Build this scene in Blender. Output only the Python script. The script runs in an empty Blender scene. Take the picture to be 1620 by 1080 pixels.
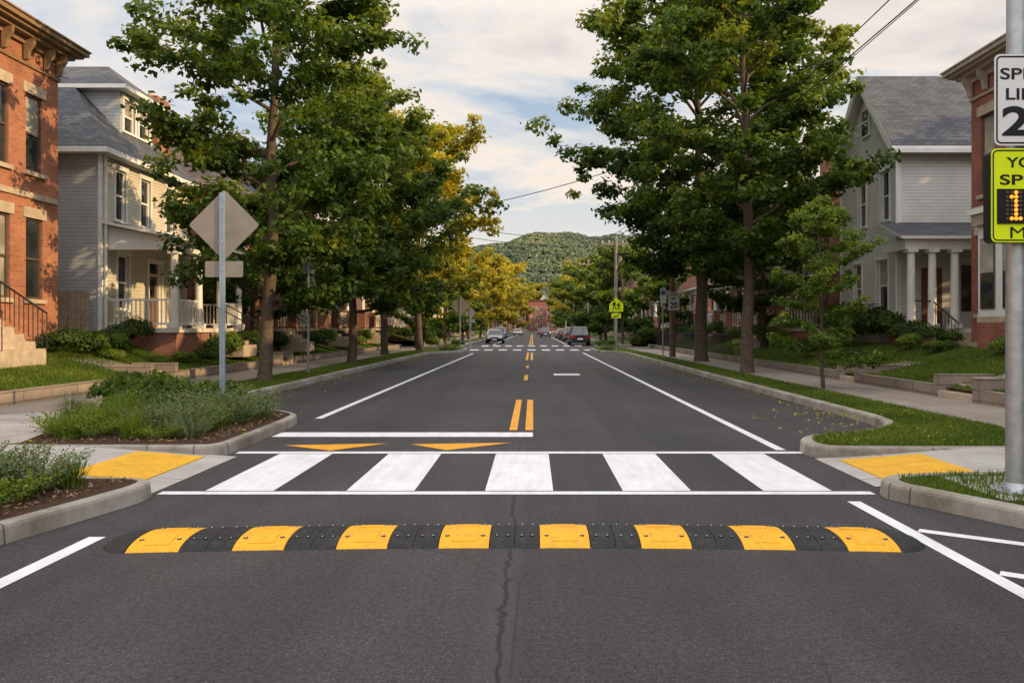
import bpy, math, random
import numpy as np
from mathutils import Vector, Matrix
rnd=random.Random(7)
sc=bpy.context.scene
# ======================================================= materials
def nn(nt,t,ins=None,**kw):
    n=nt.nodes.new(t)
    for k,v in kw.items(): setattr(n,k,v)
    if ins:
        for k,v in ins.items(): n.inputs[k].default_value=v
    return n
def c4(c): return (c[0],c[1],c[2],1.0)
def base(name,rough=.7,metal=0.0,spec=.3):
    m=bpy.data.materials.new(name); m.use_nodes=True; nt=m.node_tree; nt.nodes.clear()
    out=nn(nt,'ShaderNodeOutputMaterial'); b=nn(nt,'ShaderNodeBsdfPrincipled')
    b.inputs['Roughness'].default_value=rough; b.inputs['Metallic'].default_value=metal
    b.inputs['Specular IOR Level'].default_value=spec
    nt.links.new(b.outputs[0],out.inputs[0]); return m,nt,b,out
def coords(nt,kind='Object'):
    return nn(nt,'ShaderNodeTexCoord').outputs[kind]
def noise(nt,co,scale,detail=4,rough=.55):
    n=nn(nt,'ShaderNodeTexNoise',{'Scale':scale,'Detail':detail,'Roughness':rough}); nt.links.new(co,n.inputs['Vector']); return n.outputs['Fac']
def ramp(nt,fac,stops):
    r=nn(nt,'ShaderNodeValToRGB'); e=r.color_ramp.elements
    e[0].position=stops[0][0]; e[0].color=c4(stops[0][1]); e[1].position=stops[1][0]; e[1].color=c4(stops[1][1])
    for p,c in stops[2:]:
        x=e.new(p); x.color=c4(c)
    nt.links.new(fac,r.inputs[0]); return r.outputs[0]
def mix(nt,fac,a,b,mode='MIX'):
    m=nn(nt,'ShaderNodeMix',data_type='RGBA',blend_type=mode)
    for s,v in ((0,fac),(6,a),(7,b)):
        if isinstance(v,(int,float)): m.inputs[s].default_value=v
        elif isinstance(v,tuple): m.inputs[s].default_value=c4(v)
        else: nt.links.new(v,m.inputs[s])
    return m.outputs[2]
def mth(nt,op,a,b=None,clamp=False):
    m=nn(nt,'ShaderNodeMath',operation=op,use_clamp=clamp)
    for i,v in enumerate((a,b)):
        if v is None: continue
        if isinstance(v,(int,float)): m.inputs[i].default_value=v
        else: nt.links.new(v,m.inputs[i])
    return m.outputs[0]
def bump(nt,b,h,strength=.3,dist=.02):
    n=nn(nt,'ShaderNodeBump',{'Strength':strength,'Distance':dist}); nt.links.new(h,n.inputs['Height']); nt.links.new(n.outputs[0],b.inputs['Normal'])
def simple(name,col,rough=.7,var=.25,scale=3.0,bmp=0.0,bscale=60,metal=0,spec=.3):
    m,nt,b,o=base(name,rough,metal,spec); co=coords(nt)
    f=noise(nt,co,scale,6,.6)
    d=tuple(x*(1-var) for x in col); l=tuple(min(1,x*(1+var)) for x in col)
    nt.links.new(ramp(nt,f,[(.3,d),(.7,l)]),b.inputs['Base Color'])
    if bmp: bump(nt,b,noise(nt,co,bscale,3),bmp,.01)
    return m
def brickmat(name,c1,c2,mort,bw=.215,rh=.075,ms=.010,var=.5):
    m,nt,b,o=base(name,.85); uv=coords(nt,'UV')
    t=nn(nt,'ShaderNodeTexBrick',{'Scale':1.0,'Mortar Size':ms,'Brick Width':bw,'Row Height':rh,'Mortar Smooth':.2,'Bias':0.0})
    t.inputs['Color1'].default_value=c4(c1); t.inputs['Color2'].default_value=c4(c2); t.inputs['Mortar'].default_value=c4(mort)
    nt.links.new(uv,t.inputs['Vector'])
    n1=noise(nt,coords(nt),.9,6,.65)
    col=mix(nt,1.0,t.outputs['Color'],ramp(nt,n1,[(.3,(1-var*.6,)*3),(.7,(1.12,1.1,1.08))]),'MULTIPLY')
    nt.links.new(col,b.inputs['Base Color'])
    h=mth(nt,'SUBTRACT',1.0,t.outputs['Fac']); bump(nt,b,h,.5,.008); return m
def siding(name,col,pitch=.115):
    m,nt,b,o=base(name,.55); uv=coords(nt,'UV'); s=nn(nt,'ShaderNodeSeparateXYZ'); nt.links.new(uv,s.inputs[0])
    f=mth(nt,'FRACT',mth(nt,'DIVIDE',s.outputs[1],pitch))
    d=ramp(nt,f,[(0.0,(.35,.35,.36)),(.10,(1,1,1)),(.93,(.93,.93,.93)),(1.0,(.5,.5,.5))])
    n1=noise(nt,coords(nt),1.3,6,.65)
    v=ramp(nt,n1,[(.3,tuple(x*.82 for x in col)),(.7,tuple(x*1.05 for x in col))])
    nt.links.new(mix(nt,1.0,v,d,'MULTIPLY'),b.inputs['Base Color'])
    bump(nt,b,mth(nt,'SUBTRACT',1.0,f),.6,.02); return m

M={}
# asphalt
def asphalt():
    m,nt,b,o=base('asphalt',.8,0,.35); co=coords(nt); 
    n1=noise(nt,co,.35,5,.6); n2=noise(nt,co,80,2,.75); n3=noise(nt,co,28,3,.6); n4=noise(nt,co,2.2,6,.7)
    c=ramp(nt,n1,[(.3,(.0325,.031,.0335)),(.7,(.050,.048,.0515))])
    c=mix(nt,1.0,c,ramp(nt,n2,[(.30,(.28,.28,.28)),(.46,(.92,.92,.92)),(.58,(1.18,1.15,1.12)),(.70,(3.1,3.0,2.8))]),'MULTIPLY')
    c=mix(nt,1.0,c,ramp(nt,n3,[(.35,(.68,.68,.68)),(.65,(1.26,1.25,1.24))]),'MULTIPLY')
    c=mix(nt,1.0,c,ramp(nt,n4,[(.3,(.80,.80,.81)),(.72,(1.18,1.17,1.16))]),'MULTIPLY')
    sp=nn(nt,'ShaderNodeSeparateXYZ'); nt.links.new(co,sp.inputs[0])
    xm=nn(nt,'ShaderNodeMapping'); xm.inputs['Scale'].default_value=(1,.05,1); nt.links.new(co,xm.inputs[0])
    w=noise(nt,xm.outputs[0],1.1,4,.6)
    c=mix(nt,1.0,c,ramp(nt,w,[(.35,(.78,.78,.79)),(.65,(1.24,1.22,1.20))]),'MULTIPLY')
    # pale scuffs and dust spots
    sc1=noise(nt,co,1.1,8,.8); c=mix(nt,ramp(nt,sc1,[(.60,(0,0,0)),(.76,(.45,.45,.45))]),c,(.11,.10,.09))
    wn=noise(nt,co,3.0,5,.7)
    dx=mth(nt,'ABSOLUTE',mth(nt,'ADD',sp.outputs[0],mth(nt,'ADD',.17,mth(nt,'MULTIPLY',mth(nt,'SUBTRACT',wn,.5),.18))))
    seam=mth(nt,'SUBTRACT',1.0,mth(nt,'DIVIDE',dx,.024),True)
    band=mth(nt,'SUBTRACT',1.0,mth(nt,'DIVIDE',dx,.15),True)
    fade=mth(nt,'LESS_THAN',sp.outputs[1],11.0)
    c=mix(nt,mth(nt,'MULTIPLY',mth(nt,'MULTIPLY',band,fade),.32),c,(.09,.085,.08))
    c=mix(nt,mth(nt,'MULTIPLY',mth(nt,'MULTIPLY',seam,fade),1.0),c,(.010,.010,.010))
    vo=nn(nt,'ShaderNodeTexVoronoi',{'Scale':.7},feature='DISTANCE_TO_EDGE')
    wv=mix(nt,.16,co,nn(nt,'ShaderNodeTexNoise',{'Scale':3.0,'Detail':5}).outputs['Color']); nt.links.new(wv,vo.inputs['Vector'])
    ck=mth(nt,'MULTIPLY',mth(nt,'LESS_THAN',vo.outputs['Distance'],.004),mth(nt,'GREATER_THAN',n1,.50))
    c=mix(nt,mth(nt,'MULTIPLY',ck,.5),c,(.014,.014,.014))
    nt.links.new(c,b.inputs['Base Color'])
    nt.links.new(ramp(nt,n4,[(.3,(.68,)*3),(.7,(.85,)*3)]),b.inputs['Roughness'])
    bump(nt,b,n2,.7,.010); return m
M['asphalt']=asphalt()
def paint(name,col,wear=.35):
    m,nt,b,o=base(name,.6); co=coords(nt)
    n=noise(nt,co,120,3,.7); n2=noise(nt,co,2.5,6,.7); n3=noise(nt,co,18,5,.7)
    k=mth(nt,'ADD',mth(nt,'MULTIPLY',n,.5),mth(nt,'ADD',mth(nt,'MULTIPLY',n2,.3),mth(nt,'MULTIPLY',n3,.3)))
    f=ramp(nt,k,[(wear,(0,0,0)),(wear+.07,(1,1,1))])
    mp=nn(nt,'ShaderNodeMapping'); mp.inputs['Scale'].default_value=(1,.12,1); nt.links.new(co,mp.inputs[0])
    st=noise(nt,mp.outputs[0],9,4,.7)
    v=ramp(nt,n2,[(.3,tuple(x*.86 for x in col)),(.7,col)])
    v=mix(nt,1.0,v,ramp(nt,st,[(.35,(.86,.86,.87)),(.6,(1,1,1))]),'MULTIPLY')
    nt.links.new(mix(nt,f,(.11,.105,.10),v),b.inputs['Base Color']); bump(nt,b,n,.3,.004); return m
M['white']=paint('road_paint_white',(.77,.775,.79),.38); M['yellow']=paint('road_paint_yellow',(.80,.36,.02),.39)
def slabmat(name,c,joint=1.5,jw=.012,var=.2):
    m,nt,b,o=base(name,.85); co=coords(nt)
    t=nn(nt,'ShaderNodeTexBrick',{'Scale':1.0,'Mortar Size':jw,'Brick Width':joint,'Row Height':joint,'Mortar Smooth':.3},offset=0.0)
    t.inputs['Color1'].default_value=c4(tuple(x*.93 for x in c)); t.inputs['Color2'].default_value=c4(tuple(x*1.04 for x in c)); t.inputs['Mortar'].default_value=c4(tuple(x*.35 for x in c))
    nt.links.new(coords(nt,'UV'),t.inputs['Vector'])
    a=noise(nt,co,1.2,7,.7); d=noise(nt,co,70,3,.7)
    cc=mix(nt,1.0,t.outputs['Color'],ramp(nt,a,[(.3,(1-var,1-var*1.08,1-var*1.2)),(.7,(1.08,1.07,1.05))]),'MULTIPLY')
    cc=mix(nt,1.0,cc,ramp(nt,d,[(.3,(.84,)*3),(.7,(1.12,)*3)]),'MULTIPLY')
    nt.links.new(cc,b.inputs['Base Color']); bump(nt,b,d,.25,.006); return m
M['walk']=slabmat('pavement_concrete',(.28,.245,.21)); M['newwalk']=slabmat('new_concrete',(.43,.42,.405),1.4,.012,.3)
M['kerb']=slabmat('kerb_concrete',(.38,.36,.33),1.6,.010,.6); M['oldkerb']=slabmat('old_kerb_concrete',(.26,.245,.22),2.2,.012,.45)
M['stonewall']=brickmat('retaining_stone',(.24,.195,.16),(.30,.25,.20),(.12,.10,.08),.9,.2,.012,.6)
def grassm(name,a,bc,br):
    m,nt,b,o=base(name,.95,0,.1); co=coords(nt)
    n1=noise(nt,co,.8,6,.65); n2=noise(nt,co,40,4,.75)
    c=ramp(nt,n1,[(.3,a),(.6,bc),(.82,br)])
    c=mix(nt,1.0,c,ramp(nt,n2,[(.3,(.45,.45,.45)),(.7,(1.45,1.4,1.2))]),'MULTIPLY')
    nt.links.new(c,b.inputs['Base Color']); bump(nt,b,n2,1.0,.05); return m
M['grass']=grassm('grass_turf',(.050,.090,.011),(.085,.132,.016),(.14,.145,.036))
M['ground']=grassm('ground_earth',(.06,.08,.03),(.08,.09,.035),(.11,.09,.05))
def mulch():
    m,nt,b,o=base('mulch',.95,0,.1); co=coords(nt)
    v=nn(nt,'ShaderNodeTexVoronoi',{'Scale':38.0}); nt.links.new(co,v.inputs['Vector'])
    n=noise(nt,co,60,4,.8)
    c=mix(nt,n,(.035,.02,.012),(.15,.09,.055)); c=mix(nt,.35,c,v.outputs['Color'],'MULTIPLY')
    nt.links.new(c,b.inputs['Base Color']); bump(nt,b,v.outputs['Distance'],1.0,.03); return m
M['mulch']=mulch()
M['brickL']=brickmat('red_orange_brick',(.47,.165,.07),(.34,.105,.05),(.30,.22,.17))
M['brickR']=brickmat('dark_red_brick',(.33,.095,.06),(.24,.068,.046),(.24,.18,.15))
M['brickB']=brickmat('brown_brick',(.34,.135,.08),(.25,.09,.06),(.25,.2,.16))
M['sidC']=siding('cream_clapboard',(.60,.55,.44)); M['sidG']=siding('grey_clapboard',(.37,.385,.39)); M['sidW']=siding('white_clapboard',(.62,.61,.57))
M['shingle']=brickmat('slate_shingle',(.065,.072,.085),(.105,.112,.125),(.03,.03,.035),.28,.15,.008,.5)
M['shingleB']=brickmat('brown_shingle',(.14,.10,.08),(.19,.14,.11),(.05,.04,.035),.28,.15,.008,.5)
M['trim']=simple('painted_trim',(.62,.58,.50),.5,.12,2.0); M['trimW']=simple('white_trim',(.70,.69,.66),.5,.1,2.0)
M['stone']=simple('sandstone',(.42,.34,.25),.85,.22,4,.2,80); M['cornice']=simple('brown_cornice',(.24,.15,.08),.6,.2,3)
M['corniceR']=simple('stone_cornice',(.36,.30,.24),.7,.2,3)
M['frameD']=simple('dark_sash',(.10,.07,.05),.5,.15,3); M['door']=simple('door_wood',(.14,.07,.04),.45,.2,5)
M['fencew']=simple('weathered_board',(.36,.27,.20),.8,.3,6,.3,40)
M['iron']=simple('black_iron',(.02,.02,.02),.45,.2,10,0,60,.0,.5)
def glass(name,col,r=.06):
    m,nt,b,o=base(name,r,0,.8); n=noise(nt,coords(nt),1.7,2,.5)
    nt.links.new(ramp(nt,n,[(.35,col),(.7,tuple(x*2.2 for x in col))]),b.inputs['Base Color']); bump(nt,b,noise(nt,coords(nt),.8,1),.05,.05); return m
M['glass']=glass('window_glass',(.018,.02,.022)); M['blind']=glass('window_glass_with_blind',(.22,.20,.16),.12); M['cglass']=glass('car_glass',(.012,.013,.015))
M['galv']=simple('galvanised_steel',(.40,.42,.43),.42,.18,9,.08,80,.7,.5)
M['alu']=simple('sign_back_aluminium',(.215,.195,.172),.6,.14,2.5,0,60,.2,.35)
M['aluP']=simple('post_steel',(.25,.32,.38),.45,.15,6,0,60,.4,.5)
M['signW']=simple('sign_white',(.70,.70,.70),.4,.03,2); M['signK']=simple('sign_black',(.012,.012,.014),.4,.1,2)
M['signY']=simple('sign_fluorescent_yellow_green',(.68,.82,.012),.35,.04,2); M['signA']=simple('sign_yellow',(.78,.52,.03),.4,.05,2)
M['signB']=simple('sign_blue',(.05,.12,.32),.4,.05,2)
M['wood']=simple('pole_wood',(.13,.085,.06),.9,.3,6,.4,50); M['woodG']=simple('pole_wood_grey',(.24,.21,.18),.9,.3,6,.4,50)
M['bark']=simple('bark',(.095,.07,.05),.95,.4,9,.9,35)
M['rubber']=simple('tyre_rubber',(.02,.02,.02),.8,.2,8)
def tactile():
    m,nt,b,o=base('tactile_yellow',.65); n=noise(nt,coords(nt),6,6,.7)
    nt.links.new(ramp(nt,n,[(.3,(.54,.30,.02)),(.65,(.76,.42,.03))]),b.inputs['Base Color']); return m
M['tact']=tactile()
def bumpmat(name,col,var):
    m,nt,b,o=base(name,.6,0,.35); co=coords(nt)
    w=nn(nt,'ShaderNodeTexWave',{'Scale':16.0,'Distortion':0.0},wave_type='BANDS',bands_direction='DIAGONAL'); nt.links.new(co,w.inputs['Vector'])
    mp=nn(nt,'ShaderNodeMapping'); mp.inputs['Scale'].default_value=(-1,1,1); nt.links.new(co,mp.inputs[0])
    w2=nn(nt,'ShaderNodeTexWave',{'Scale':16.0,'Distortion':0.0},wave_type='BANDS',bands_direction='DIAGONAL'); nt.links.new(mp.outputs[0],w2.inputs['Vector'])
    h=mth(nt,'MAXIMUM',w.outputs['Fac'],w2.outputs['Fac'])
    n=noise(nt,co,5,7,.75); n2=noise(nt,co,60,3,.7); n3=noise(nt,co,11,6,.75)
    c=ramp(nt,n,[(.3,tuple(x*(1-var) for x in col)),(.68,col)])
    c=mix(nt,1.0,c,ramp(nt,h,[(.2,(.78,)*3),(.7,(1.05,)*3)]),'MULTIPLY')
    c=mix(nt,mth(nt,'MULTIPLY',mth(nt,'GREATER_THAN',n2,.63),.3),c,(.10,.095,.09))
    c=mix(nt,ramp(nt,n3,[(.5,(0,0,0)),(.75,(.38,.38,.38))]),c,(.10,.09,.08))
    nt.links.new(c,b.inputs['Base Color']); bump(nt,b,h,.5,.006); return m
M['bY']=bumpmat('bump_yellow_plastic',(.86,.43,.012),.18); M['bK']=bumpmat('bump_black_rubber',(.011,.011,.013),.4)
def emis(name,col,s):
    m,nt,b,o=base(name,.5); b.inputs['Base Color'].default_value=c4(col); b.inputs['Emission Color'].default_value=c4(col); b.inputs['Emission Strength'].default_value=s; return m
M['amber']=emis('amber_led',(1.0,.36,.03),1.1)
M['tail']=simple('tail_light_red',(.35,.01,.01),.2,.1,3); M['head']=simple('head_lamp',(.7,.7,.68),.15,.1,3,0,60,0,.8)
def leafm(name,dk,mid,lt,trans=.35):
    m=bpy.data.materials.new(name); m.use_nodes=True; nt=m.node_tree; nt.nodes.clear(); out=nn(nt,'ShaderNodeOutputMaterial')
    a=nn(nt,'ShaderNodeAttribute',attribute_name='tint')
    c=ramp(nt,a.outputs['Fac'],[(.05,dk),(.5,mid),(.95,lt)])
    d=nn(nt,'ShaderNodeBsdfPrincipled',{'Roughness':.55,'Specular IOR Level':.25}); t=nn(nt,'ShaderNodeBsdfTranslucent')
    nt.links.new(c,d.inputs['Base Color']); 
    g=mix(nt,1.0,c,(1.5,1.35,.5),'MULTIPLY'); nt.links.new(g,t.inputs[0])
    mx=nn(nt,'ShaderNodeMixShader',{0:trans}); nt.links.new(d.outputs[0],mx.inputs[1]); nt.links.new(t.outputs[0],mx.inputs[2]); nt.links.new(mx.outputs[0],out.inputs[0]); return m
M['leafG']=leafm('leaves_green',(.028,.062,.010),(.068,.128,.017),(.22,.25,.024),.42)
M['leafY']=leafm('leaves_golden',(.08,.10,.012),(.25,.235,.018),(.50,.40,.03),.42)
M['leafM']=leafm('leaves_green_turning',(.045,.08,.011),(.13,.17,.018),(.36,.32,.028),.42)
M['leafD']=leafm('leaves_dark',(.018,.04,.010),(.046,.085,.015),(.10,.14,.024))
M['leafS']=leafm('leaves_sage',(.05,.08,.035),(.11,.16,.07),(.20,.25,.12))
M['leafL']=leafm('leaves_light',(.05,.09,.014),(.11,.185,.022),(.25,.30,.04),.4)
M['blade']=leafm('grass_blades',(.042,.082,.010),(.095,.155,.016),(.20,.23,.042),.35)
M['leafF']=leafm('leaves_far_hazy',(.085,.115,.07),(.125,.155,.08),(.27,.26,.11),.1)  # far leaves paled, distance haze put into their colour

# ======================================================= mesh builder
class MB:
    def __init__(s): s.v=[];s.f=[];s.m=[];s.sm=[];s.mats=[]
    def mi(s,k):
        if k not in s.mats: s.mats.append(k)
        return s.mats.index(k)
    def poly(s,pts,mat,smooth=False):
        i=len(s.v); s.v+= [tuple(p) for p in pts]; s.f.append(tuple(range(i,i+len(pts)))); s.m.append(s.mi(mat)); s.sm.append(smooth)
    def hexa(s,p,mat):
        for q in ((0,3,2,1),(4,5,6,7),(0,1,5,4),(1,2,6,5),(2,3,7,6),(3,0,4,7)): s.poly([p[k] for k in q],mat)
    def box(s,x0,x1,y0,y1,z0,z1,mat):
        x0,x1=sorted((x0,x1)); y0,y1=sorted((y0,y1)); z0,z1=sorted((z0,z1))
        s.hexa([(x0,y0,z0),(x1,y0,z0),(x1,y1,z0),(x0,y1,z0),(x0,y0,z1),(x1,y0,z1),(x1,y1,z1),(x0,y1,z1)],mat)
    def beam(s,p,q,w,h,mat):
        p=Vector(p);q=Vector(q);d=(q-p).normalized(); up=Vector((0,0,1)) if abs(d.z)<.95 else Vector((1,0,0))
        r=d.cross(up).normalized()*w/2; u=r.cross(d).normalized()*h/2
        s.hexa([p-r-u,p+r-u,q+r-u,q-r-u,p-r+u,p+r+u,q+r+u,q-r+u],mat)
    def cyl(s,p,q,r0,r1,n=8,mat='bark',caps=True):
        p=Vector(p);q=Vector(q);d=(q-p).normalized(); up=Vector((0,0,1)) if abs(d.z)<.95 else Vector((1,0,0))
        a=d.cross(up).normalized(); b=d.cross(a)
        i=len(s.v); k=s.mi(mat)
        for j in range(n):
            t=2*math.pi*j/n; o=a*math.cos(t)+b*math.sin(t); s.v.append(tuple(p+o*r0)); s.v.append(tuple(q+o*r1))
        for j in range(n):
            j2=(j+1)%n; s.f.append((i+2*j,i+2*j+1,i+2*j2+1,i+2*j2)); s.m.append(k); s.sm.append(True)
        if caps:
            s.poly([p+(a*math.cos(2*math.pi*j/n)+b*math.sin(2*math.pi*j/n))*r0 for j in range(n)],mat)
            s.poly([q+(a*math.cos(-2*math.pi*j/n)+b*math.sin(-2*math.pi*j/n))*r1 for j in range(n)],mat)
    def prism(s,o,z0,z1,mt,ms=None):
        ms=ms or mt; n=len(o); s.poly([(x,y,z1) for x,y in o],mt)
        for i in range(n):
            a=o[i];b=o[(i+1)%n]; s.poly([(a[0],a[1],z0),(b[0],b[1],z0),(b[0],b[1],z1),(a[0],a[1],z1)],ms)
    def slab(s,pts,t,mat,ms=None):
        ms=ms or mat; p=[Vector(x) for x in pts]; n=(p[1]-p[0]).cross(p[2]-p[0]).normalized()
        if n.z<0: p.reverse(); n=-n
        q=[x-Vector((0,0,t)) for x in p]; s.poly(p,mat); s.poly(list(reversed(q)),ms)
        for i in range(len(p)):
            j=(i+1)%len(p); s.poly([q[i],q[j],p[j],p[i]],ms)
    def obj(s,name,parent=None,loc=None):
        me=bpy.data.meshes.new(name); me.from_pydata(s.v,[],s.f)
        for k in s.mats: me.materials.append(M[k])
        me.polygons.foreach_set('material_index',s.m); me.polygons.foreach_set('use_smooth',s.sm)
        uv=me.uv_layers.new(name='UVMap'); vs=me.vertices; buf=np.zeros(len(me.loops)*2,dtype=np.float32)
        for p in me.polygons:
            n=p.normal
            if abs(n.z)>.985: t=(1,0,0);b=(0,1,0)
            else:
                l=math.hypot(n.x,n.y); t=(-n.y/l,n.x/l,0); b=(n.y*t[2]-n.z*t[1],n.z*t[0]-n.x*t[2],n.x*t[1]-n.y*t[0])
            for li in p.loop_indices:
                c=vs[me.loops[li].vertex_index].co
                buf[2*li]=c.x*t[0]+c.y*t[1]; buf[2*li+1]=c.x*b[0]+c.y*b[1]+c.z*b[2]
        uv.data.foreach_set('uv',buf); me.update()
        ob=bpy.data.objects.new(name,me); sc.collection.objects.link(ob)
        if parent: ob.parent=parent
        if loc: ob.location=loc
        return ob
def empty(name,loc=(0,0,0)):
    e=bpy.data.objects.new(name,None); e.empty_display_size=.2; e.location=loc; sc.collection.objects.link(e); return e
def offset(pts,d):
    out=[];n=len(pts)
    for i in range(n):
        a=Vector(pts[max(i-1,0)]);b=Vector(pts[i]);c=Vector(pts[min(i+1,n-1)])
        d1=(b-a) if i>0 else (c-b); d2=(c-b) if i<n-1 else (b-a)
        d1.normalize();d2.normalize(); n1=Vector((-d1.y,d1.x));n2=Vector((-d2.y,d2.x)); m=(n1+n2).normalized(); k=1/max(.5,m.dot(n1))
        out.append((b.x+m.x*d*k,b.y+m.y*d*k))
    return out
def smoothpath(p,it=2):
    for _ in range(it):
        q=[p[0]]
        for i in range(len(p)-1):
            a,b=p[i],p[i+1]
            if math.dist(a,b)>4 :
                L=math.dist(a,b); t=min(.4/L,.25)
            else: t=.25
            q.append((a[0]*(1-t)+b[0]*t,a[1]*(1-t)+b[1]*t)); q.append((a[0]*t+b[0]*(1-t),a[1]*t+b[1]*(1-t)))
        q.append(p[-1]); p=q
    return p
def kerb(name,path,mat='kerb',w=.17,h=.15):
    prof=[(0,-.02),(.012,h-.035),(.022,h-.012),(.045,h),(w,h),(w,-.02)]
    B=MB(); L=[offset(path,o) for o,z in prof]
    for i in range(len(path)-1):
        for k in range(len(prof)-1):
            B.poly([(*L[k][i],prof[k][1]),(*L[k+1][i],prof[k+1][1]),(*L[k+1][i+1],prof[k+1][1]),(*L[k][i+1],prof[k][1])],mat)
    for e in (0,len(path)-1): B.poly([(*L[k][e],prof[k][1]) for k in range(len(prof))],mat)
    return B.obj(name)
# ======================================================= foliage
def qmesh(name,C,A,Bv,tint,mat):
    n=len(C); V=np.empty((n,4,3),dtype=np.float32); V[:,0]=C-A; V[:,1]=C+Bv; V[:,2]=C+A; V[:,3]=C-Bv
    me=bpy.data.meshes.new(name); me.vertices.add(4*n); me.loops.add(4*n); me.polygons.add(n)
    me.vertices.foreach_set('co',V.reshape(-1)); me.loops.foreach_set('vertex_index',np.arange(4*n,dtype=np.int32))
    me.polygons.foreach_set('loop_start',np.arange(0,4*n,4,dtype=np.int32))
    me.update(calc_edges=True); at=me.attributes.new('tint','FLOAT','FACE'); at.data.foreach_set('value',np.clip(tint,0,1).astype(np.float32))
    me.materials.append(M[mat]); return me
def unit(a): return a/np.maximum(np.linalg.norm(a,axis=1,keepdims=True),1e-6)
def leafset(rng,C,N,size,tint,mat,name,asp=.6):
    n=len(C); R=unit(rng.normal(size=(n,3))); A=unit(np.cross(N,R)); Bv=np.cross(N,A); s=(size*rng.uniform(.65,1.3,n))[:,None]
    return qmesh(name,C,A*s,Bv*s*asp,tint,mat)
def env(t,low):
    if t<0: return .0
    if t<.33: return low+(1-low)*math.sin(t/.33*math.pi/2)
    return max(0.03,(1-((t-.33)/.67)**1.9))**.75
def tree_mesh(seed,H,cb,R,tr,ncl,nl,leaf,mat,low=.55,limbs=20,bark='bark',rc=(.5,.95),lean=0):
    rng=np.random.default_rng(seed); r=random.Random(seed); B=MB()
    pts=[]; x=y=0
    for i in range(11):
        t=i/10; pts.append(Vector((x,y,H*.93*t))); x+=r.uniform(-1,1)*.007*H+lean*.02*H; y+=r.uniform(-1,1)*.008*H
    def rad(z): return tr*(1-z/(H))**.85+.012
    B.cyl((0,0,-.25),(0,0,.0),tr*1.6,tr*1.28,10,bark); B.cyl((0,0,0),(0,0,.35),tr*1.28,tr*1.02,10,bark,False)
    for i in range(10): B.cyl(pts[i],pts[i+1],rad(pts[i].z),rad(pts[i+1].z),9,bark,False)
    def axis(z):
        k=min(9.999,max(0,z/(H*.093))); i=int(k); return pts[i].lerp(pts[i+1],k-i)
    cl=[]
    for i in range(limbs):
        t=i/(limbs-1); h=cb*.72+(H*.9-cb*.72)*t**.95; az=i*2.4+r.uniform(-.5,.5)
        e=env(min(1,max(0.02,(h+.6-cb)/(H-cb))),low)*R*r.uniform(.72,1.15)
        ang=math.radians(14+44*t+r.uniform(-8,8)); p0=axis(h); ez=min(h+e*math.tan(ang)*.8,H-.1)
        end=Vector((p0.x+e*math.cos(az),p0.y+e*math.sin(az),ez)); r0=max(.018,rad(h)*.5)
        prev=p0; S=5; P=[p0]
        for k in range(1,S+1):
            s=k/S; q=p0.lerp(end,s); q.z=p0.z+(end.z-p0.z)*(s**.75); q+=Vector((r.uniform(-1,1),r.uniform(-1,1),r.uniform(-.6,.6)))*e*.045
            B.cyl(prev,q,r0*(1-.85*(k-1)/S),r0*(1-.85*k/S),6,bark,False); prev=q; P.append(q)
        for k in (2,3,4,5): cl.append((P[k],1.0 if k>2 and k<5 else .75))
        for j in range(6):
            k=r.choice((1,2,3,4)); p=P[k].lerp(P[k+1] if k<5 else P[k],r.random()); a2=az+r.choice((-1,1))*r.uniform(.5,1.3); L=e*r.uniform(.25,.45)
            q=p+Vector((math.cos(a2)*L,math.sin(a2)*L,L*r.uniform(.1,.7))); B.cyl(p,q,r0*.32,.01,4,bark,False); cl.append((q,.75)); cl.append((p.lerp(q,.5),.65))
    while len(cl)<ncl:
        t=r.random()**1.15; h=cb+(H-cb)*t; a=r.uniform(0,2*math.pi); rr=env(t,low)*R*math.sqrt(r.uniform(.12,1.05))*(1+.15*math.sin(3*a+seed+5*t)+.10*math.sin(7*a+9*t)); p=axis(min(h,H*.92)); cl.append((Vector((p.x+math.cos(a)*rr,p.y+math.sin(a)*rr,h)),r.uniform(.5,1.0)))
    cl=[c for c in cl if c[0].z>cb*.8]
    cc=np.array([c[0] for c in cl]); k=np.array([c[1] for c in cl]); m=len(cl); rad_=rng.uniform(rc[0],rc[1],m)*k
    ct=rng.normal(.42,.17,m)+.40*((cc[:,2]-cb)/(H-cb)-.35)  # clumps lighter toward the crown top, sunlit look put into leaf colour
    idx=np.repeat(np.arange(m),(nl*k**1.5).astype(int)); n=len(idx)
    D=unit(rng.normal(size=(n,3))); q=rng.random(n)**.5*(1+.25*rng.random(n)**3); off=D*(rad_[idx]*q)[:,None]; off[:,2]*=.6
    C=cc[idx]+off; N=unit(D*.55+np.array([0,0,.55])+rng.normal(size=(n,3))*.45)
    tint=ct[idx]+rng.normal(0,.13,n)+.12*D[:,2]  # upper side of each clump painted lighter, as if lit from above
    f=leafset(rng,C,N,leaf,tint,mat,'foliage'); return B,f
def place_tree(name,loc,B,f,rot=0,s=1.0,tm=[None]):
    e=empty(name,loc); e.rotation_euler=(0,0,rot); e.scale=(s,s,s)
    if isinstance(B,MB): t=B.obj('trunk_and_limbs',e)
    else: t=bpy.data.objects.new('trunk_and_limbs',B); sc.collection.objects.link(t); t.parent=e
    o=bpy.data.objects.new('foliage',f); sc.collection.objects.link(o); o.parent=e
    return t.data
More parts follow.
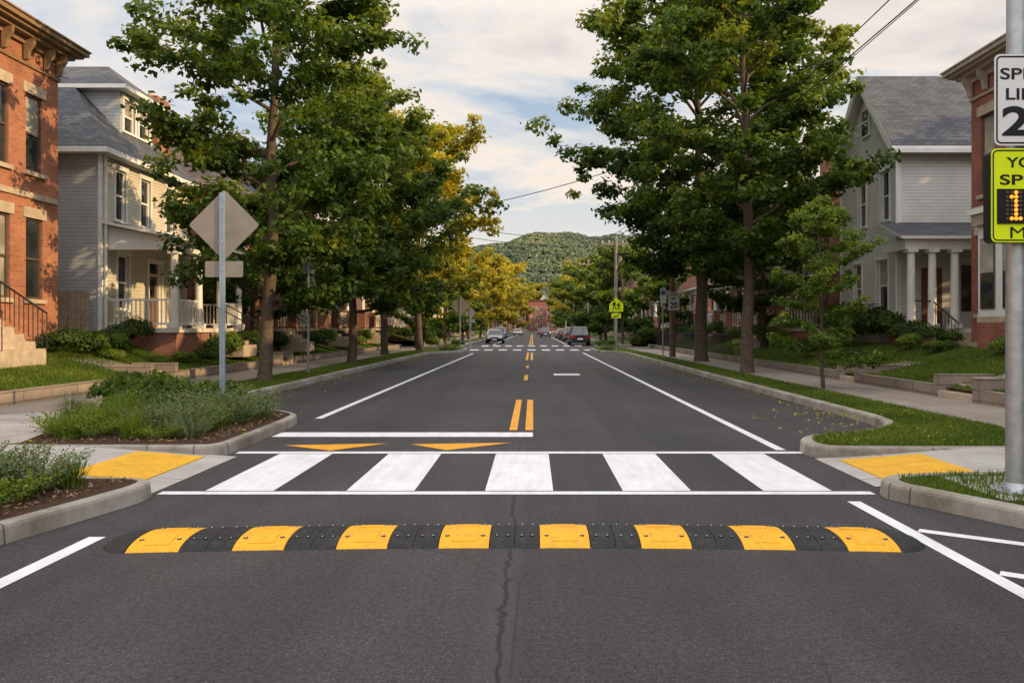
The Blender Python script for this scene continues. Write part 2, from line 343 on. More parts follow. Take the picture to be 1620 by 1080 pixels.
def shrub_mesh(seed,r,h,n,leaf,mat,lumps=7):
    rng=np.random.default_rng(seed); m=lumps
    a=rng.uniform(0,6.28,m); rr=r*.55*np.sqrt(rng.random(m)); cx=np.stack([rr*np.cos(a),rr*np.sin(a),h*rng.uniform(.35,.62,m)],1); cr=r*rng.uniform(.4,.6,m)
    idx=rng.integers(0,m,n); D=unit(rng.normal(size=(n,3))); D[:,2]=np.abs(D[:,2])*1.0-.25*(rng.random(n)<.3)
    off=D*(cr[idx]*rng.random(n)**.3)[:,None]; off[:,2]*=h/r*.75
    C=cx[idx]+off; C[:,2]=np.maximum(C[:,2],.02); N=unit(D+rng.normal(size=(n,3))*.5)
    t=rng.normal(.45,.12,m)[idx]+rng.normal(0,.12,n)+.2*(C[:,2]/h-.5)
    return leafset(rng,C,N,leaf,t,mat,'shrub_leaves')
def add(name,me,loc,rot=0,s=(1,1,1)):
    o=bpy.data.objects.new(name,me); o.location=loc; o.rotation_euler=(0,0,rot); o.scale=s; sc.collection.objects.link(o); return o
def ograss_mesh(seed,r,h,n,mat='leafL',wd=.009,stiff=0):
    rng=np.random.default_rng(seed); C=[];A=[];Bv=[];T=[]
    for i in range(n):
        a=rng.uniform(0,6.28); b0=np.array([math.cos(a),math.sin(a),0])*r*(.2+stiff*.6)*rng.random(); L=h*rng.uniform(.7,1.15); sp=rng.uniform(.2,1.0)*(1-stiff*.5); t=rng.normal(.5,.18); w=np.array([-math.sin(a),math.cos(a),0])*wd
        prev=b0
        for k in range(1,5):
            s=k/4; q=b0+np.array([math.cos(a)*r*sp*s**1.5,math.sin(a)*r*sp*s**1.5,L*(s-.42*sp*s*s)]); C.append((prev+q)/2);A.append((q-prev)*.56);Bv.append(w*(1.25-s)); T.append(t); prev=q
    return qmesh('ornamental_grass_blades',np.array(C),np.array(A),np.array(Bv),np.array(T),mat)
def stemplant_mesh(seed,r,h,stems,mat,leaf=.022):
    rng=np.random.default_rng(seed); C=[];N=[];T=[]
    for i in range(stems):
        a=rng.uniform(0,6.28); rr=r*.45*math.sqrt(rng.random()); lean=r*rng.uniform(.1,.75); L=h*rng.uniform(.6,1.15); t0=rng.normal(.45,.16)
        b=np.array([math.cos(a)*rr,math.sin(a)*rr,0]); k=int(L/.022)
        for j in range(2,k):
            s=j/k; p=b+np.array([math.cos(a)*lean*s**1.4,math.sin(a)*lean*s**1.4,L*(s-.15*s*s)]); wob=rng.normal(size=3)*.016*(1.3-s); C.append(p+wob); N.append(rng.normal(size=3)*.5+np.array([0,0,.7])); T.append(t0+.25*s+rng.normal(0,.08))
    C=np.array(C);N=unit(np.array(N)); return leafset(rng,C,N,leaf,np.array(T),mat,'plant_leaves',.5)
def inpoly(x,y,poly):
    c=np.zeros(len(x),bool); n=len(poly); j=n-1
    for i in range(n):
        xi,yi=poly[i];xj,yj=poly[j]
        with np.errstate(divide='ignore',invalid='ignore'):
            t=((yi>y)!=(yj>y))&(x<(xj-xi)*(y-yi)/(yj-yi+1e-12)+xi)
        c^=t; j=i
    return c
# ======================================================= ground, road
B=MB(); B.poly([(-1500,-200,-.06),(1500,-200,-.06),(1500,2500,-.06),(-1500,2500,-.06)],'ground'); B.obj('ground')
B=MB()
B.poly([(-9,-25,0),(9,-25,0),(9,420,0),(-9,420,0)],'asphalt')
B.poly([(-90,60.3,0),(-9,60.3,0),(-9,69.7,0),(-90,69.7,0)],'asphalt'); B.poly([(9,60.3,0),(90,60.3,0),(90,69.7,0),(9,69.7,0)],'asphalt'); B.obj('road')
Z=.004
def rect(B,x0,x1,y0,y1,mat,z=Z): B.poly([(x0,y0,z),(x1,y0,z),(x1,y1,z),(x0,y1,z)],mat)
B=MB()
rect(B,-3.62,3.30,7.66,7.80,'white'); rect(B,-3.80,3.52,10.16,10.32,'white')
for x in (-3.22,-1.835,-.47,.885,2.27): rect(B,x,x+.67,7.83,10.13,'white')
B.obj('crosswalk')
B=MB(); B.poly([(-3.39,10.88,Z),(-2.65,10.40,Z),(-2.03,11.05,Z)],'yellow'); B.poly([(-1.68,10.98,Z),(-1.13,10.44,Z),(-.30,11.12,Z)],'yellow'); B.obj('yield_marking')
B=MB(); rect(B,-3.85,0.0,11.72,12.22,'white'); B.obj('stop_line')
B=MB()
for x in (-.37,-.12):
    rect(B,x,x+.125,12.5,17.8,'yellow'); rect(B,x,x+.125,40,52,'yellow'); rect(B,x,x+.125,76,110,'yellow'); rect(B,x,x+.125,118,200,'yellow')
rect(B,-.28,-.16,24.5,27.2,'yellow'); rect(B,-.28,-.16,32,34,'yellow'); B.obj('centre_line')
B=MB(); rect(B,3.19,3.32,10.45,51.5,'white'); rect(B,-3.86,-3.73,14.1,50.5,'white'); rect(B,-3.40,-3.27,-20,6.1,'white')
rect(B,2.9,3.02,-20,7.35,'white')
def strip(B,p,q,w,mat):
    p=Vector(p);q=Vector(q);d=(q-p).normalized();n=Vector((-d.y,d.x))*w/2
    B.poly([(p.x-n.x,p.y-n.y,Z),(q.x-n.x,q.y-n.y,Z),(q.x+n.x,q.y+n.y,Z),(p.x+n.x,p.y+n.y,Z)],mat)
for yy in (6.3,5.2,4.1,3.0,1.9,.8): strip(B,(3.05,yy),(4.0,yy-.66),.11,'white')
rect(B,.72,1.62,27.0,28.0,'white'); 
rect(B,3.19,3.32,76,200,'white'); rect(B,-3.86,-3.73,76,200,'white')
B.obj('lane_marking')
B=MB()
for i in range(9): rect(B,-4.6+i*1.05,-4.6+i*1.05+.6,70.6,73.2,'white')
for i in range(9): rect(B,-4.6+i*1.05,-4.6+i*1.05+.6,57.3,59.6,'white')
B.obj('crosswalk')
# kerbs and verges
RF=smoothpath([(5.63,48),(5.63,13.2),(5.4,12.1),(4.6,11.3),(3.75,10.95),(3.42,10.35),(3.5,9.72),(4.2,9.66),(6.8,9.66)])
RFb=smoothpath([(8.6,59.6),(5.2,59.6),(4.25,59.2),(4.1,57),(4.15,52),(5.63,49.2),(5.63,48)])
RN=smoothpath([(6.8,8.15),(4.6,8.12),(3.5,7.98),(3.27,7.55),(3.5,7.1),(3.95,6.3),(4.7,4.9),(5.3,3.2),(5.63,0.5),(5.63,-24)])
LN=smoothpath([(-6.4,-24),(-6.4,-1),(-5.3,2.4),(-4.3,4.4),(-3.93,5.85),(-3.72,6.75),(-3.57,7.45),(-3.72,7.78),(-4.5,7.82),(-8,7.86)])
LF=smoothpath([(-7.2,9.86),(-4.15,9.8),(-3.86,9.95),(-3.86,10.7),(-3.88,12.9),(-4.0,13.7),(-4.9,14.6),(-5.9,15.4),(-6.4,16.8),(-6.4,48)])
LFb=smoothpath([(-6.4,48),(-6.4,49.2),(-4.75,52),(-4.7,57),(-4.85,59.2),(-5.6,59.6),(-9.8,59.6)])
for p in (RF,RN,LN,LF,RFb,LFb): kerb('kerb',p,'kerb')
kerb('kerb',[(5.63,200),(5.63,70.4)]); kerb('kerb',[(-6.4,70.4),(-6.4,200)])
B=MB()
B.poly([(x,y,.142) for x,y in offset(RF,.12)]+[(6.8,48,.142)],'grass')
B.poly([(x,y,.142) for x,y in offset(RFb,.12)]+[(6.85,48,.142),(6.85,59.4,.142)],'grass')
B.poly([(x,y,.142) for x,y in offset(RN,.12)]+[(7.0,-24,.142)],'grass')
nl=[(x,y) for x,y in offset(LF,.12) if y>16.4]; B.poly([(x,y,.142) for x,y in nl]+[(-8.0,48,.142),(-8.0,16.5,.142)],'grass')
B.poly([(x,y,.142) for x,y in offset(LFb,.12)]+[(-8.0,59.3,.142),(-8.0,48,.142)],'grass')
B.poly([(5.75,70.5,.142),(6.8,70.5,.142),(6.8,200,.142),(5.75,200,.142)],'grass'); B.poly([(-8,70.5,.142),(-6.5,70.5,.142),(-6.5,200,.142),(-8,200,.142)],'grass')
B.obj('verge')
B=MB()
lfi=[(x,y) for x,y in offset(LF,.12) if y<=16.6]
B.poly([(x,y,.152) for x,y in lfi[2:] ]+[(-8.0,16.4,.152),(-8.0,14.3,.152),(-7.1,12.2,.152),(-6.5,10.1,.152)],'mulch')
B.poly([(x,y,.152) for x,y in offset(LN,.12) if y>-3]+[(-8,-3,.152)],'mulch'); B.obj('garden_bed')
rng=np.random.default_rng(51); px_=[];
for poly,n in (([(-4.1,10.05),(-4.1,13.4),(-5.2,14.6),(-6.3,16.4),(-8,16.4),(-7,12.2),(-6.4,10.1)],5200),([(-3.8,7.65),(-4.1,5.9),(-4.5,4.4),(-7,3),(-7,7.65)],4200)):
    xs=[p[0] for p in poly];ys=[p[1] for p in poly]; x=rng.uniform(min(xs),max(xs),n);y=rng.uniform(min(ys),max(ys),n);k=inpoly(x,y,poly); px_.append(np.stack([x[k],y[k],np.full(k.sum(),.162)+rng.uniform(0,.012,k.sum())],1))
C=np.concatenate(px_); M['chip']=leafm('bark_chips',(.05,.028,.018),(.14,.08,.05),(.28,.18,.11),.0)
add('bark_chips',leafset(rng,C,unit(rng.normal(size=C.shape)*.5+np.array([0,0,1])),.026,rng.uniform(0,1,len(C)),'chip','bark_chips',.4),(0,0,0))
# pavements
B=MB()
B.prism([(6.8,9.9),(8.6,9.9),(8.6,59.6),(6.8,59.6)],-.05,.150,'walk'); B.prism([(6.8,70.4),(8.6,70.4),(8.6,200),(6.8,200)],-.05,.15,'walk')
B.prism([(-9.8,12.6),(-8,14.4),(-8,59.6),(-9.8,59.6)],-.05,.150,'walk'); B.prism([(-9.8,70.4),(-8,70.4),(-8,200),(-9.8,200)],-.05,.15,'walk')
B.prism([(6.8,-24),(8.6,-24),(8.6,7.95),(6.8,7.95)],-.05,.15,'walk')
B.obj('pavement')
B=MB()
B.prism([(5.3,8.02),(8.6,8.02),(8.6,9.8),(5.3,9.8)],-.05,.147,'newwalk')
B.poly([(3.45,8.02,.006),(5.3,8.02,.147),(5.3,9.75,.147),(3.45,9.75,.006)],'newwalk')
B.prism([(4.0,6.75),(5.2,6.75),(5.2,7.85),(4.0,7.85)],0.1,.146,'newwalk')
B.prism([(-13,7.7),(-5.5,7.7),(-5.5,10.0),(-7.0,12.0),(-7.95,14.4),(-9.8,14.0),(-13,14)],-.05,.147,'newwalk')
B.poly([(-5.5,7.7,.147),(-3.68,7.7,.006),(-3.68,9.9,.006),(-5.5,9.9,.147)],'newwalk')
B.obj('curb_ramp_pavement')
def tact(x0,x1,y0,y1,zf):
    B=MB(); B.slab([(x0,y0,zf(x0)+.012),(x1,y0,zf(x1)+.012),(x1,y1,zf(x1)+.012),(x0,y1,zf(x0)+.012)],.015,'tact')
    nx=int((x1-x0)/.062); ny=int((y1-y0)/.062)
    for i in range(nx):
        for j in range(ny):
            x=x0+.03+i*.062;y=y0+.03+j*.062;z=zf(x)+.012
            lo=[(x-.014,y-.014,z),(x+.014,y-.014,z),(x+.014,y+.014,z),(x-.014,y+.014,z)];hi=[(x-.008,y-.008,z+.006),(x+.008,y-.008,z+.006),(x+.008,y+.008,z+.006),(x-.008,y+.008,z+.006)]
            B.poly(hi,'tact')
            for k in range(4): B.poly([lo[k],lo[(k+1)%4],hi[(k+1)%4],hi[k]],'tact')
    B.obj('tactile_paving')
tact(3.66,4.62,8.22,9.5,lambda x:.006+(x-3.45)*.0762)
tact(-4.82,-4.0,8.2,9.7,lambda x:.006+(-3.68-x)*.0775)
# lawns
def lawnprof(d): return .36+.62*(min(1,max(0,d/3.0))**1.3)
def lawnz(side,x):
    d=(x-8.7) if side<0 else (-9.9-x); return lawnprof(d)+(.12 if side>0 else .05)*min(1,max(0,d/3))
B=MB(); ds=[0,.4,.8,1.2,1.6,2,2.5,3,4,8,16,40]
for side,(ya,yb) in ((1,(8,59.4)),(-1,(-24,59.4)),(1,(71,200)),(-1,(71,200))):
    ys=np.arange(ya,yb+.1,(yb-ya)/40)
    for i in range(len(ys)-1):
        for k in range(len(ds)-1):
            P=[]
            for d,y in ((ds[k],ys[i]),(ds[k+1],ys[i]),(ds[k+1],ys[i+1]),(ds[k],ys[i+1])):
                x=(-9.9-d) if side>0 else 8.7+d; P.append((x,y,lawnz(side,x)+.03*math.sin(y*1.3+d*2)*min(1,d)))
            if side>0: P.reverse()
            B.poly(P,'grass',True)
B.obj('lawn')
B=MB()
for a,b in ((12,20.3),(21.9,31),(32.3,59.4)): B.box(-9.78,-9.98,a,b,-.05,.42,'stonewall')
for a,b in ((-24,15.3),(17.0,21.0),(22.4,59.4)): B.box(8.58,8.78,a,b,-.05,.40,'stonewall')
for a,b in ((71,200),): B.box(-9.78,-9.98,a,b,-.05,.42,'stonewall'); B.box(8.58,8.78,a,b,-.05,.40,'stonewall')
B.obj('retaining_wall')
def steps(x0,sgn,y0,y1,n,z0,rise,run,mat='stone',walk=None):
    B=MB()
    for i in range(n): B.box(x0+sgn*run*i,x0+sgn*(run*(i+1)+.002*i),y0,y1,-.03,z0+rise*(i+1),mat)
    xe=x0+sgn*run*n
    for yy in (y0-.2,y1): B.box(x0,xe+sgn*.1,yy,yy+.2,-.04,z0+rise*n+.06,'stonewall')
    if walk:
        B.slab([(xe,y0,z0+rise*n-.02),(walk,y0,1.02),(walk,y1,1.02),(xe,y1,z0+rise*n-.02)],.1,'walk')
    B.obj('stone_steps')
steps(-9.75,-1,20.5,21.7,3,.15,.15,.36,'stone',-12.9); steps(-9.75,-1,31.1,32.2,3,.15,.15,.36,'stone',-12)
steps(8.55,1,15.5,16.8,3,.15,.14,.36,'stone',11.5); steps(8.55,1,21.2,22.2,3,.15,.14,.36,'stone',12.2)
# grass blades
def blades(name,polys,zf,dens,h,w,seed):
    rng=np.random.default_rng(seed); XS=[];YS=[]
    for poly,dn in polys:
        xs=[p[0] for p in poly];ys=[p[1] for p in poly]; n=int((max(xs)-min(xs))*(max(ys)-min(ys))*dn*dens)
        x=rng.uniform(min(xs),max(xs),n);y=rng.uniform(min(ys),max(ys),n); k=inpoly(x,y,poly); XS.append(x[k]);YS.append(y[k])
    x=np.concatenate(XS);y=np.concatenate(YS);n=len(x); z=np.array([zf(a) for a in x])
    a=rng.uniform(0,6.28,n);l=rng.uniform(.0,.9,n); hh=h*rng.uniform(.5,1.3,n)
    A=np.stack([np.cos(a)*l*hh,np.sin(a)*l*hh,hh],1)*.5; C=np.stack([x,y,z],1)+A*.9; b=a+1.57
    Bv=np.stack([np.cos(b)*w,np.sin(b)*w,0*b],1)
    t=.45+.22*np.sin(x*1.7+2*np.sin(y*.9))*np.sin(y*1.3)+rng.normal(0,.16,n)
    add(name,qmesh(name,C,A,Bv,t,'blade'),(0,0,0))
vp=lambda a,b,c,d:[(a,c),(b,c),(b,d),(a,d)]
rfp=[p for p in offset(RF,.16) if p[1]<13.2]+[(6.8,9.86),(6.8,13.2)]
rnp=[p for p in offset(RN,.16) if p[1]>3]+[(6.8,3),(6.8,7.9)]
blades('grass',[(rfp,2600),(vp(5.82,6.8,13.2,20),1700),(vp(5.82,6.8,20,34),700),(vp(5.82,6.8,34,48),300),(rnp,1100),(vp(-7.95,-6.6,16.6,26),900),(vp(-7.95,-6.6,26,48),300)],lambda x:.14,1.0,.06,.006,3)
blades('grass',[(vp(-13,-9.95,14,24),700),(vp(-13,-9.95,24,40),300)],lambda x:lawnz(1,x),1.0,.075,.008,4)
blades('grass',[(vp(8.8,12.4,12,24),500),(vp(8.8,12.4,24,40),220)],lambda x:lawnz(-1,x),1.0,.075,.008,5)
rng=np.random.default_rng(11); n=900
x=np.where(rng.random(n)<.5,-6.35+np.abs(rng.normal(0,.35,n)),5.6-np.abs(rng.normal(0,.25,n))); y=rng.uniform(14,45,n)
n2=260; x=np.concatenate([x,rng.uniform(-8,-3.9,n2),rng.uniform(3.5,6.6,n2)]); y=np.concatenate([y,rng.uniform(10,15,n2),rng.uniform(9.9,14,n2)]); z=np.concatenate([np.full(n,.012),np.full(2*n2,.18)])
C=np.stack([x,y,z],1); N=unit(rng.normal(size=(len(x),3))*.35+np.array([0,0,1])); add('fallen_leaves',leafset(rng,C,N,.03,rng.uniform(.3,1,len(x)),'leafY','fallen_leaves'),(0,0,0))

# ======================================================= speed bump
e=empty('speed_bump'); D=.62; Hh=.055
def bow(x): return 5.80-.13*(x/2.9)**2
def prof(t): return Hh*(1-abs(2*t-1)**2.6)
def module(x0,x1,mat,cap=0):
    B=MB(); nx=8; ny=16; G=[]
    for i in range(nx+1):
        s=i/nx; x=x0+(x1-x0)*s
        k=1.0; kd=1.0
        if cap:
            q=s if cap>0 else 1-s; kd=math.sqrt(max(0.0,1-(q)**2.2)); k=(1-q**2.0)**.6
        row=[]
        for j in range(ny+1):
            t=j/ny; yy=bow(x)+D/2+(t-.5)*D*max(kd,.08); edge=min(s,1-s)*(x1-x0) if not cap else 1
            zz=prof(t)*k+.008*(1 if 0<j<ny else 0)*k-(0.004 if edge<.001 else 0)
            row.append((x,yy,zz+.002))
        G.append(row)
    for i in range(nx):
        for j in range(ny): B.poly([G[i][j],G[i+1][j],G[i+1][j+1],G[i][j+1]],mat,False)
    B.poly([G[0][j] for j in range(ny,-1,-1)],mat); B.poly([G[nx][j] for j in range(ny+1)],mat)
    for i in range(nx): B.poly([(G[i][0][0],G[i][0][1],0),(G[i+1][0][0],G[i+1][0][1],0),G[i+1][0],G[i][0]],mat)
    if not cap:
        def pt(x,t,dz): return (x,bow(x)+D/2+(t-.5)*D,prof(t)+.010+dz)
        if mat=='bY':
            for ta,tb in ((.10,.40),(.60,.9)):
                xa,xb=x0+.09,x1-.09; B.poly([pt(xa,ta,.004),pt(xb,ta,.004),pt(xb,(ta+tb)/2,.005),pt(xa,(ta+tb)/2,.005)],mat); B.poly([pt(xa,(ta+tb)/2,.005),pt(xb,(ta+tb)/2,.005),pt(xb,tb,.004),pt(xa,tb,.004)],mat)
                B.poly([pt(xa,ta,-.004),pt(xb,ta,-.004),pt(xb,ta,.004),pt(xa,ta,.004)],mat)
                B.poly([pt(xa,ta,.004),pt(xa,tb,.004),pt(xa,tb,-.003),pt(xa,ta,-.003)],mat);B.poly([pt(xb,ta,.004),pt(xb,tb,.004),pt(xb,tb,-.003),pt(xb,ta,-.003)],mat)
        for bx in (x0+.05,x1-.05):
            for t in (.24,.76):
                c=Vector(pt(bx,t,.0)); B.cyl(c-Vector((0,0,.004)),c+Vector((0,0,.003)),.017,.017,10,'bK'); B.cyl(c+Vector((0,0,.002)),c+Vector((0,0,.006)),.009,.007,8,'galv')
    return B
for k in range(-4,4):
    x=.05+.74*k; module(x+.003,x+.367,'bY').obj('yellow_module',e)
    if k<3: module(x+.373,x+.5535,'bK').obj('black_module',e); module(x+.5575,x+.737,'bK').obj('black_module',e)
module(-3.16,-2.913,'bK',-1).obj('end_cap',e); module(2.64,2.90,'bK',1).obj('end_cap',e)

# ======================================================= buildings
def wallseg(W,G,T,p,du,w,z0,z1,ops,wm,kind='brick',fm='frameD',cas='stone',rs=None):
    rs=rs or rnd; n=(du[1],-du[0])
    P=lambda a,b,d=0:(p[0]+du[0]*a+n[0]*d,p[1]+du[1]*a+n[1]*d,b)
    def ob(Bd,a0,a1,d0,d1,b0,b1,mat): Bd.hexa([P(a0,b0,d1),P(a1,b0,d1),P(a1,b0,d0),P(a0,b0,d0),P(a0,b1,d1),P(a1,b1,d1),P(a1,b1,d0),P(a0,b1,d0)],mat)
    As=sorted(set([0,w]+[o[0] for o in ops]+[o[1] for o in ops])); Bs=sorted(set([z0,z1]+[o[2] for o in ops]+[o[3] for o in ops]))
    for i in range(len(As)-1):
        for j in range(len(Bs)-1):
            ca=(As[i]+As[i+1])/2; cb=(Bs[j]+Bs[j+1])/2
            if any(o[0]<ca<o[1] and o[2]<cb<o[3] for o in ops): continue
            W.poly([P(As[i],Bs[j]),P(As[i+1],Bs[j]),P(As[i+1],Bs[j+1]),P(As[i],Bs[j+1])],wm)
    for o in ops:
        a0,a1,b0,b1=o[:4]; st=o[4] if len(o)>4 else 'win'; dp=-.14
        W.poly([P(a0,b0),P(a0,b1),P(a0,b1,dp),P(a0,b0,dp)],wm);W.poly([P(a1,b0),P(a1,b0,dp),P(a1,b1,dp),P(a1,b1)],wm)
        W.poly([P(a0,b1),P(a1,b1),P(a1,b1,dp),P(a0,b1,dp)],wm);W.poly([P(a0,b0),P(a0,b0,dp),P(a1,b0,dp),P(a1,b0)],wm)
        if st=='door':
            G.poly([P(a0,b0,-.12),P(a1,b0,-.12),P(a1,b1,-.12),P(a0,b1,-.12)],'door')
            ob(G,a0,a0+.1,-.13,-.04,b0,b1,fm);ob(G,a1-.1,a1,-.13,-.04,b0,b1,fm);ob(G,a0+.1,a1-.1,-.13,-.04,b1-.45,b1-.38,fm)
            G.poly([P(a0+.12,b1-.36,-.1),P(a1-.12,b1-.36,-.1),P(a1-.12,b1-.04,-.1),P(a0+.12,b1-.04,-.1)],'glass')
            G.poly([P(a0+.3,b0+1.1,-.1),P(a1-.3,b0+1.1,-.1),P(a1-.3,b1-.6,-.1),P(a0+.3,b1-.6,-.1)],'glass')
        else:
            f=.06; m=(b0+b1)/2
            ob(G,a0,a0+f,-.13,-.05,b0,b1,fm);ob(G,a1-f,a1,-.13,-.05,b0,b1,fm);ob(G,a0+f,a1-f,-.13,-.05,b1-f,b1,fm);ob(G,a0+f,a1-f,-.13,-.05,b0,b0+f,fm);ob(G,a0+f,a1-f,-.115,-.06,m-.03,m+.03,fm)
            r=rs.random(); gu='blind' if r<.35 else 'glass'; gl='blind' if r<.12 else 'glass'
            G.poly([P(a0+f,b0+f,-.11),P(a1-f,b0+f,-.11),P(a1-f,m-.03,-.11),P(a0+f,m-.03,-.11)],gl)
            G.poly([P(a0+f,m+.03,-.09),P(a1-f,m+.03,-.09),P(a1-f,b1-f,-.09),P(a0+f,b1-f,-.09)],gu)
        if kind=='brick':
            ob(T,a0-.12,a1+.12,-.01,.035,b1,b1+.27,cas)
            if st!='door': ob(T,a0-.08,a1+.08,-.01,.08,b0-.11,b0,cas)
        else:
            c=.1; ob(T,a0-c,a0,-.01,.03,b0,b1,cas);ob(T,a1,a1+c,-.01,.03,b0,b1,cas);ob(T,a0-c-.03,a1+c+.03,-.01,.05,b1,b1+.14,cas)
            if st!='door': ob(T,a0-c-.03,a1+c+.03,-.01,.07,b0-.07,b0,cas)
    return ob
def house(name,side,xf,y0,y1,dep,zb,ze,wm,kind,roof,zr,ow,near=(),far=(),roofm='shingle',cas='stone',fm='frameD',wm2=None,porch=None,found=True,cor='cornice',chim=(),seed=1):
    e=empty(name,(0,0,0)); rs=random.Random(seed)
    W,G,T,R=MB(),MB(),MB(),MB(); xb=xf-side*dep; xl,xh=min(xf,xb),max(xf,xb)
    if side>0: ops=[(o[0]-y0,o[1]-y0)+tuple(o[2:]) for o in ow]; wallseg(W,G,T,(xf,y0),(0,1),y1-y0,zb,ze,ops,wm,kind,fm,cas,rs)
    else: ops=[(y1-o[1],y1-o[0])+tuple(o[2:]) for o in ow]; wallseg(W,G,T,(xf,y1),(0,-1),y1-y0,zb,ze,ops,wm,kind,fm,cas,rs)
    wallseg(W,G,T,(xl,y0),(1,0),dep,zb,ze,[(o[0]-xl,o[1]-xl)+tuple(o[2:]) for o in near],wm2 or wm,kind,fm,cas,rs)
    wallseg(W,G,T,(xh,y1),(-1,0),dep,zb,ze,[(xh-o[1],xh-o[0])+tuple(o[2:]) for o in far],wm2 or wm,kind,fm,cas,rs)
    if side>0: wallseg(W,G,T,(xb,y1),(0,-1),y1-y0,zb,ze,[],wm2 or wm,kind,fm,cas,rs)
    else: wallseg(W,G,T,(xb,y0),(0,1),y1-y0,zb,ze,[],wm2 or wm,kind,fm,cas,rs)
    if found: T.box(xl-.05,xh+.05,y0-.05,y1+.05,zb-.5,zb+.45,'stone' if kind=='brick' else 'oldkerb')
    if kind=='siding':
        for yy in (y0,y1): T.box(xf-side*.08,xf+side*.03,yy-.03 if yy==y0 else yy-.08,yy+.08 if yy==y0 else yy+.03,zb+.45,ze-.02,cas)
    o=.4; ym=(y0+y1)/2
    if roof=='flat':
        R.box(xl+.05,xh-.05,y0+.05,y1-.05,ze-.1,ze+.12,'shingle')
        def ring(a,z0,z1,mat): T.box(xl-a,xh+a,y0-a,y1+a,z0,z1,mat)
        ring(.05,ze-.62,ze-.54,cor); ring(.09,ze-.12,ze+.04,cor); ring(.30,ze+.04,ze+.14,cor); ring(.46,ze+.14,ze+.22,cor); ring(.56,ze+.22,ze+.34,cor); ring(.60,ze+.34,ze+.38,cor)
        def bracket(x,y,ax,ay):
            px,py=-ay,ax; w=.05
            pr=[(0,ze-.52),(.10,ze-.5),(.13,ze-.3),(.25,ze-.12),(.27,ze+.04),(0,ze+.04)]
            f=lambda s:[(x+ax*d+px*w*s,y+ay*d+py*w*s,z) for d,z in pr]
            a,b=f(-1),f(1); T.poly(a,cor); T.poly(list(reversed(b)),cor)
            for i in range(len(a)): j=(i+1)%len(a); T.poly([a[i],a[j],b[j],b[i]],cor)
        y=y0+.15
        while y<y1-.05: bracket(xf+side*.05,y,side,0); y+=.85
        bracket(xf+side*.05,y1-.1,side,0)
        x=xl+.3
        while x<xh: bracket(x,y0-.05,0,-1); bracket(x,y1+.05,0,1); x+=.85
    elif roof=='gstreet':
        s=(zr-ze)/(ym-y0); zo=ze-o*s; xs=xf+side*o; xe=xb-side*o
        R.slab([(xs,y0-o,zo+.14),(xe,y0-o,zo+.14),(xe,ym,zr+.14),(xs,ym,zr+.14)],.12,roofm,cas); R.slab([(xs,ym,zr+.14),(xe,ym,zr+.14),(xe,y1+o,zo+.14),(xs,y1+o,zo+.14)],.12,roofm,cas)
        for X,nm in ((xf,0),(xb,1)): W.poly([(X,y0,ze),(X,y1,ze),(X,ym,zr)] if side>0 else [(X,y1,ze),(X,y0,ze),(X,ym,zr)],wm)
        T.beam((xs-side*.04,y0-o,zo-.07),(xs-side*.04,ym,zr-.07),.09,.24,cas);T.beam((xs-side*.04,y1+o,zo-.07),(xs-side*.04,ym,zr-.07),.09,.24,cas)
        for yy in (y0-o,y1+o): T.box(xs,xe,yy-.06,yy+.06,zo-.1,zo+.05,cas)
        T.box(xl,xh,y0-o+.07,y0-.01,zo-.06,zo-.02,cas)
    elif roof=='gside':
        xm=(xl+xh)/2; s=(zr-ze)/(dep/2); zo=ze-o*s
        R.slab([(xh+o,y0-o,zo+.14),(xh+o,y1+o,zo+.14),(xm,y1+o,zr+.14),(xm,y0-o,zr+.14)],.12,roofm,cas); R.slab([(xl-o,y0-o,zo+.14),(xl-o,y1+o,zo+.14),(xm,y1+o,zr+.14),(xm,y0-o,zr+.14)],.12,roofm,cas)
        W.poly([(xl,y0,ze),(xh,y0,ze),(xm,y0,zr)],wm2 or wm); W.poly([(xh,y1,ze),(xl,y1,ze),(xm,y1,zr)],wm2 or wm)
        for X in (xl-o,xh+o): T.box(X-.06,X+.06,y0-o,y1+o,zo-.1,zo+.05,cas)
    elif roof=='hip':
        hw=min(y1-y0,dep)/2; s=(zr-ze)/hw; zo=ze-o*s; xm=(xl+xh)/2
        A=(xl-o,y0-o,zo+.1);Bq=(xh+o,y0-o,zo+.1);C=(xh+o,y1+o,zo+.1);Dq=(xl-o,y1+o,zo+.1)
        if y1-y0>=dep: r1=(xm,y0+hw,zr);r2=(xm,y1-hw,zr); L=[(A,Bq,r1),(Bq,C,r2,r1),(C,Dq,r2),(Dq,A,r1,r2)]
        else: r1=(xl+hw,ym,zr);r2=(xh-hw,ym,zr); L=[(A,Bq,r2,r1),(Bq,C,r2),(C,Dq,r1,r2),(Dq,A,r1)]
        for q in L: R.poly(q,roofm)
        T.box(xl-o,xh+o,y0-o,y1+o,zo-.08,zo+.09,cas)
    for cx,cy,cz,cw in chim:
        T.box(cx-cw/2,cx+cw/2,cy-cw/2,cy+cw/2,ze-.5,cz,'brickL' if side>0 else 'brickB'); T.box(cx-cw/2-.06,cx+cw/2+.06,cy-cw/2-.06,cy+cw/2+.06,cz-.3,cz-.12,'brickB'); T.cyl((cx,cy,cz),(cx,cy,cz+.3),.13,.11,10,'stone')
    if porch: mkporch(e,side,xf,*porch)
    W.obj('walls',e);G.obj('windows_and_door',e);T.obj('trim',e);R.obj('roof',e); return e
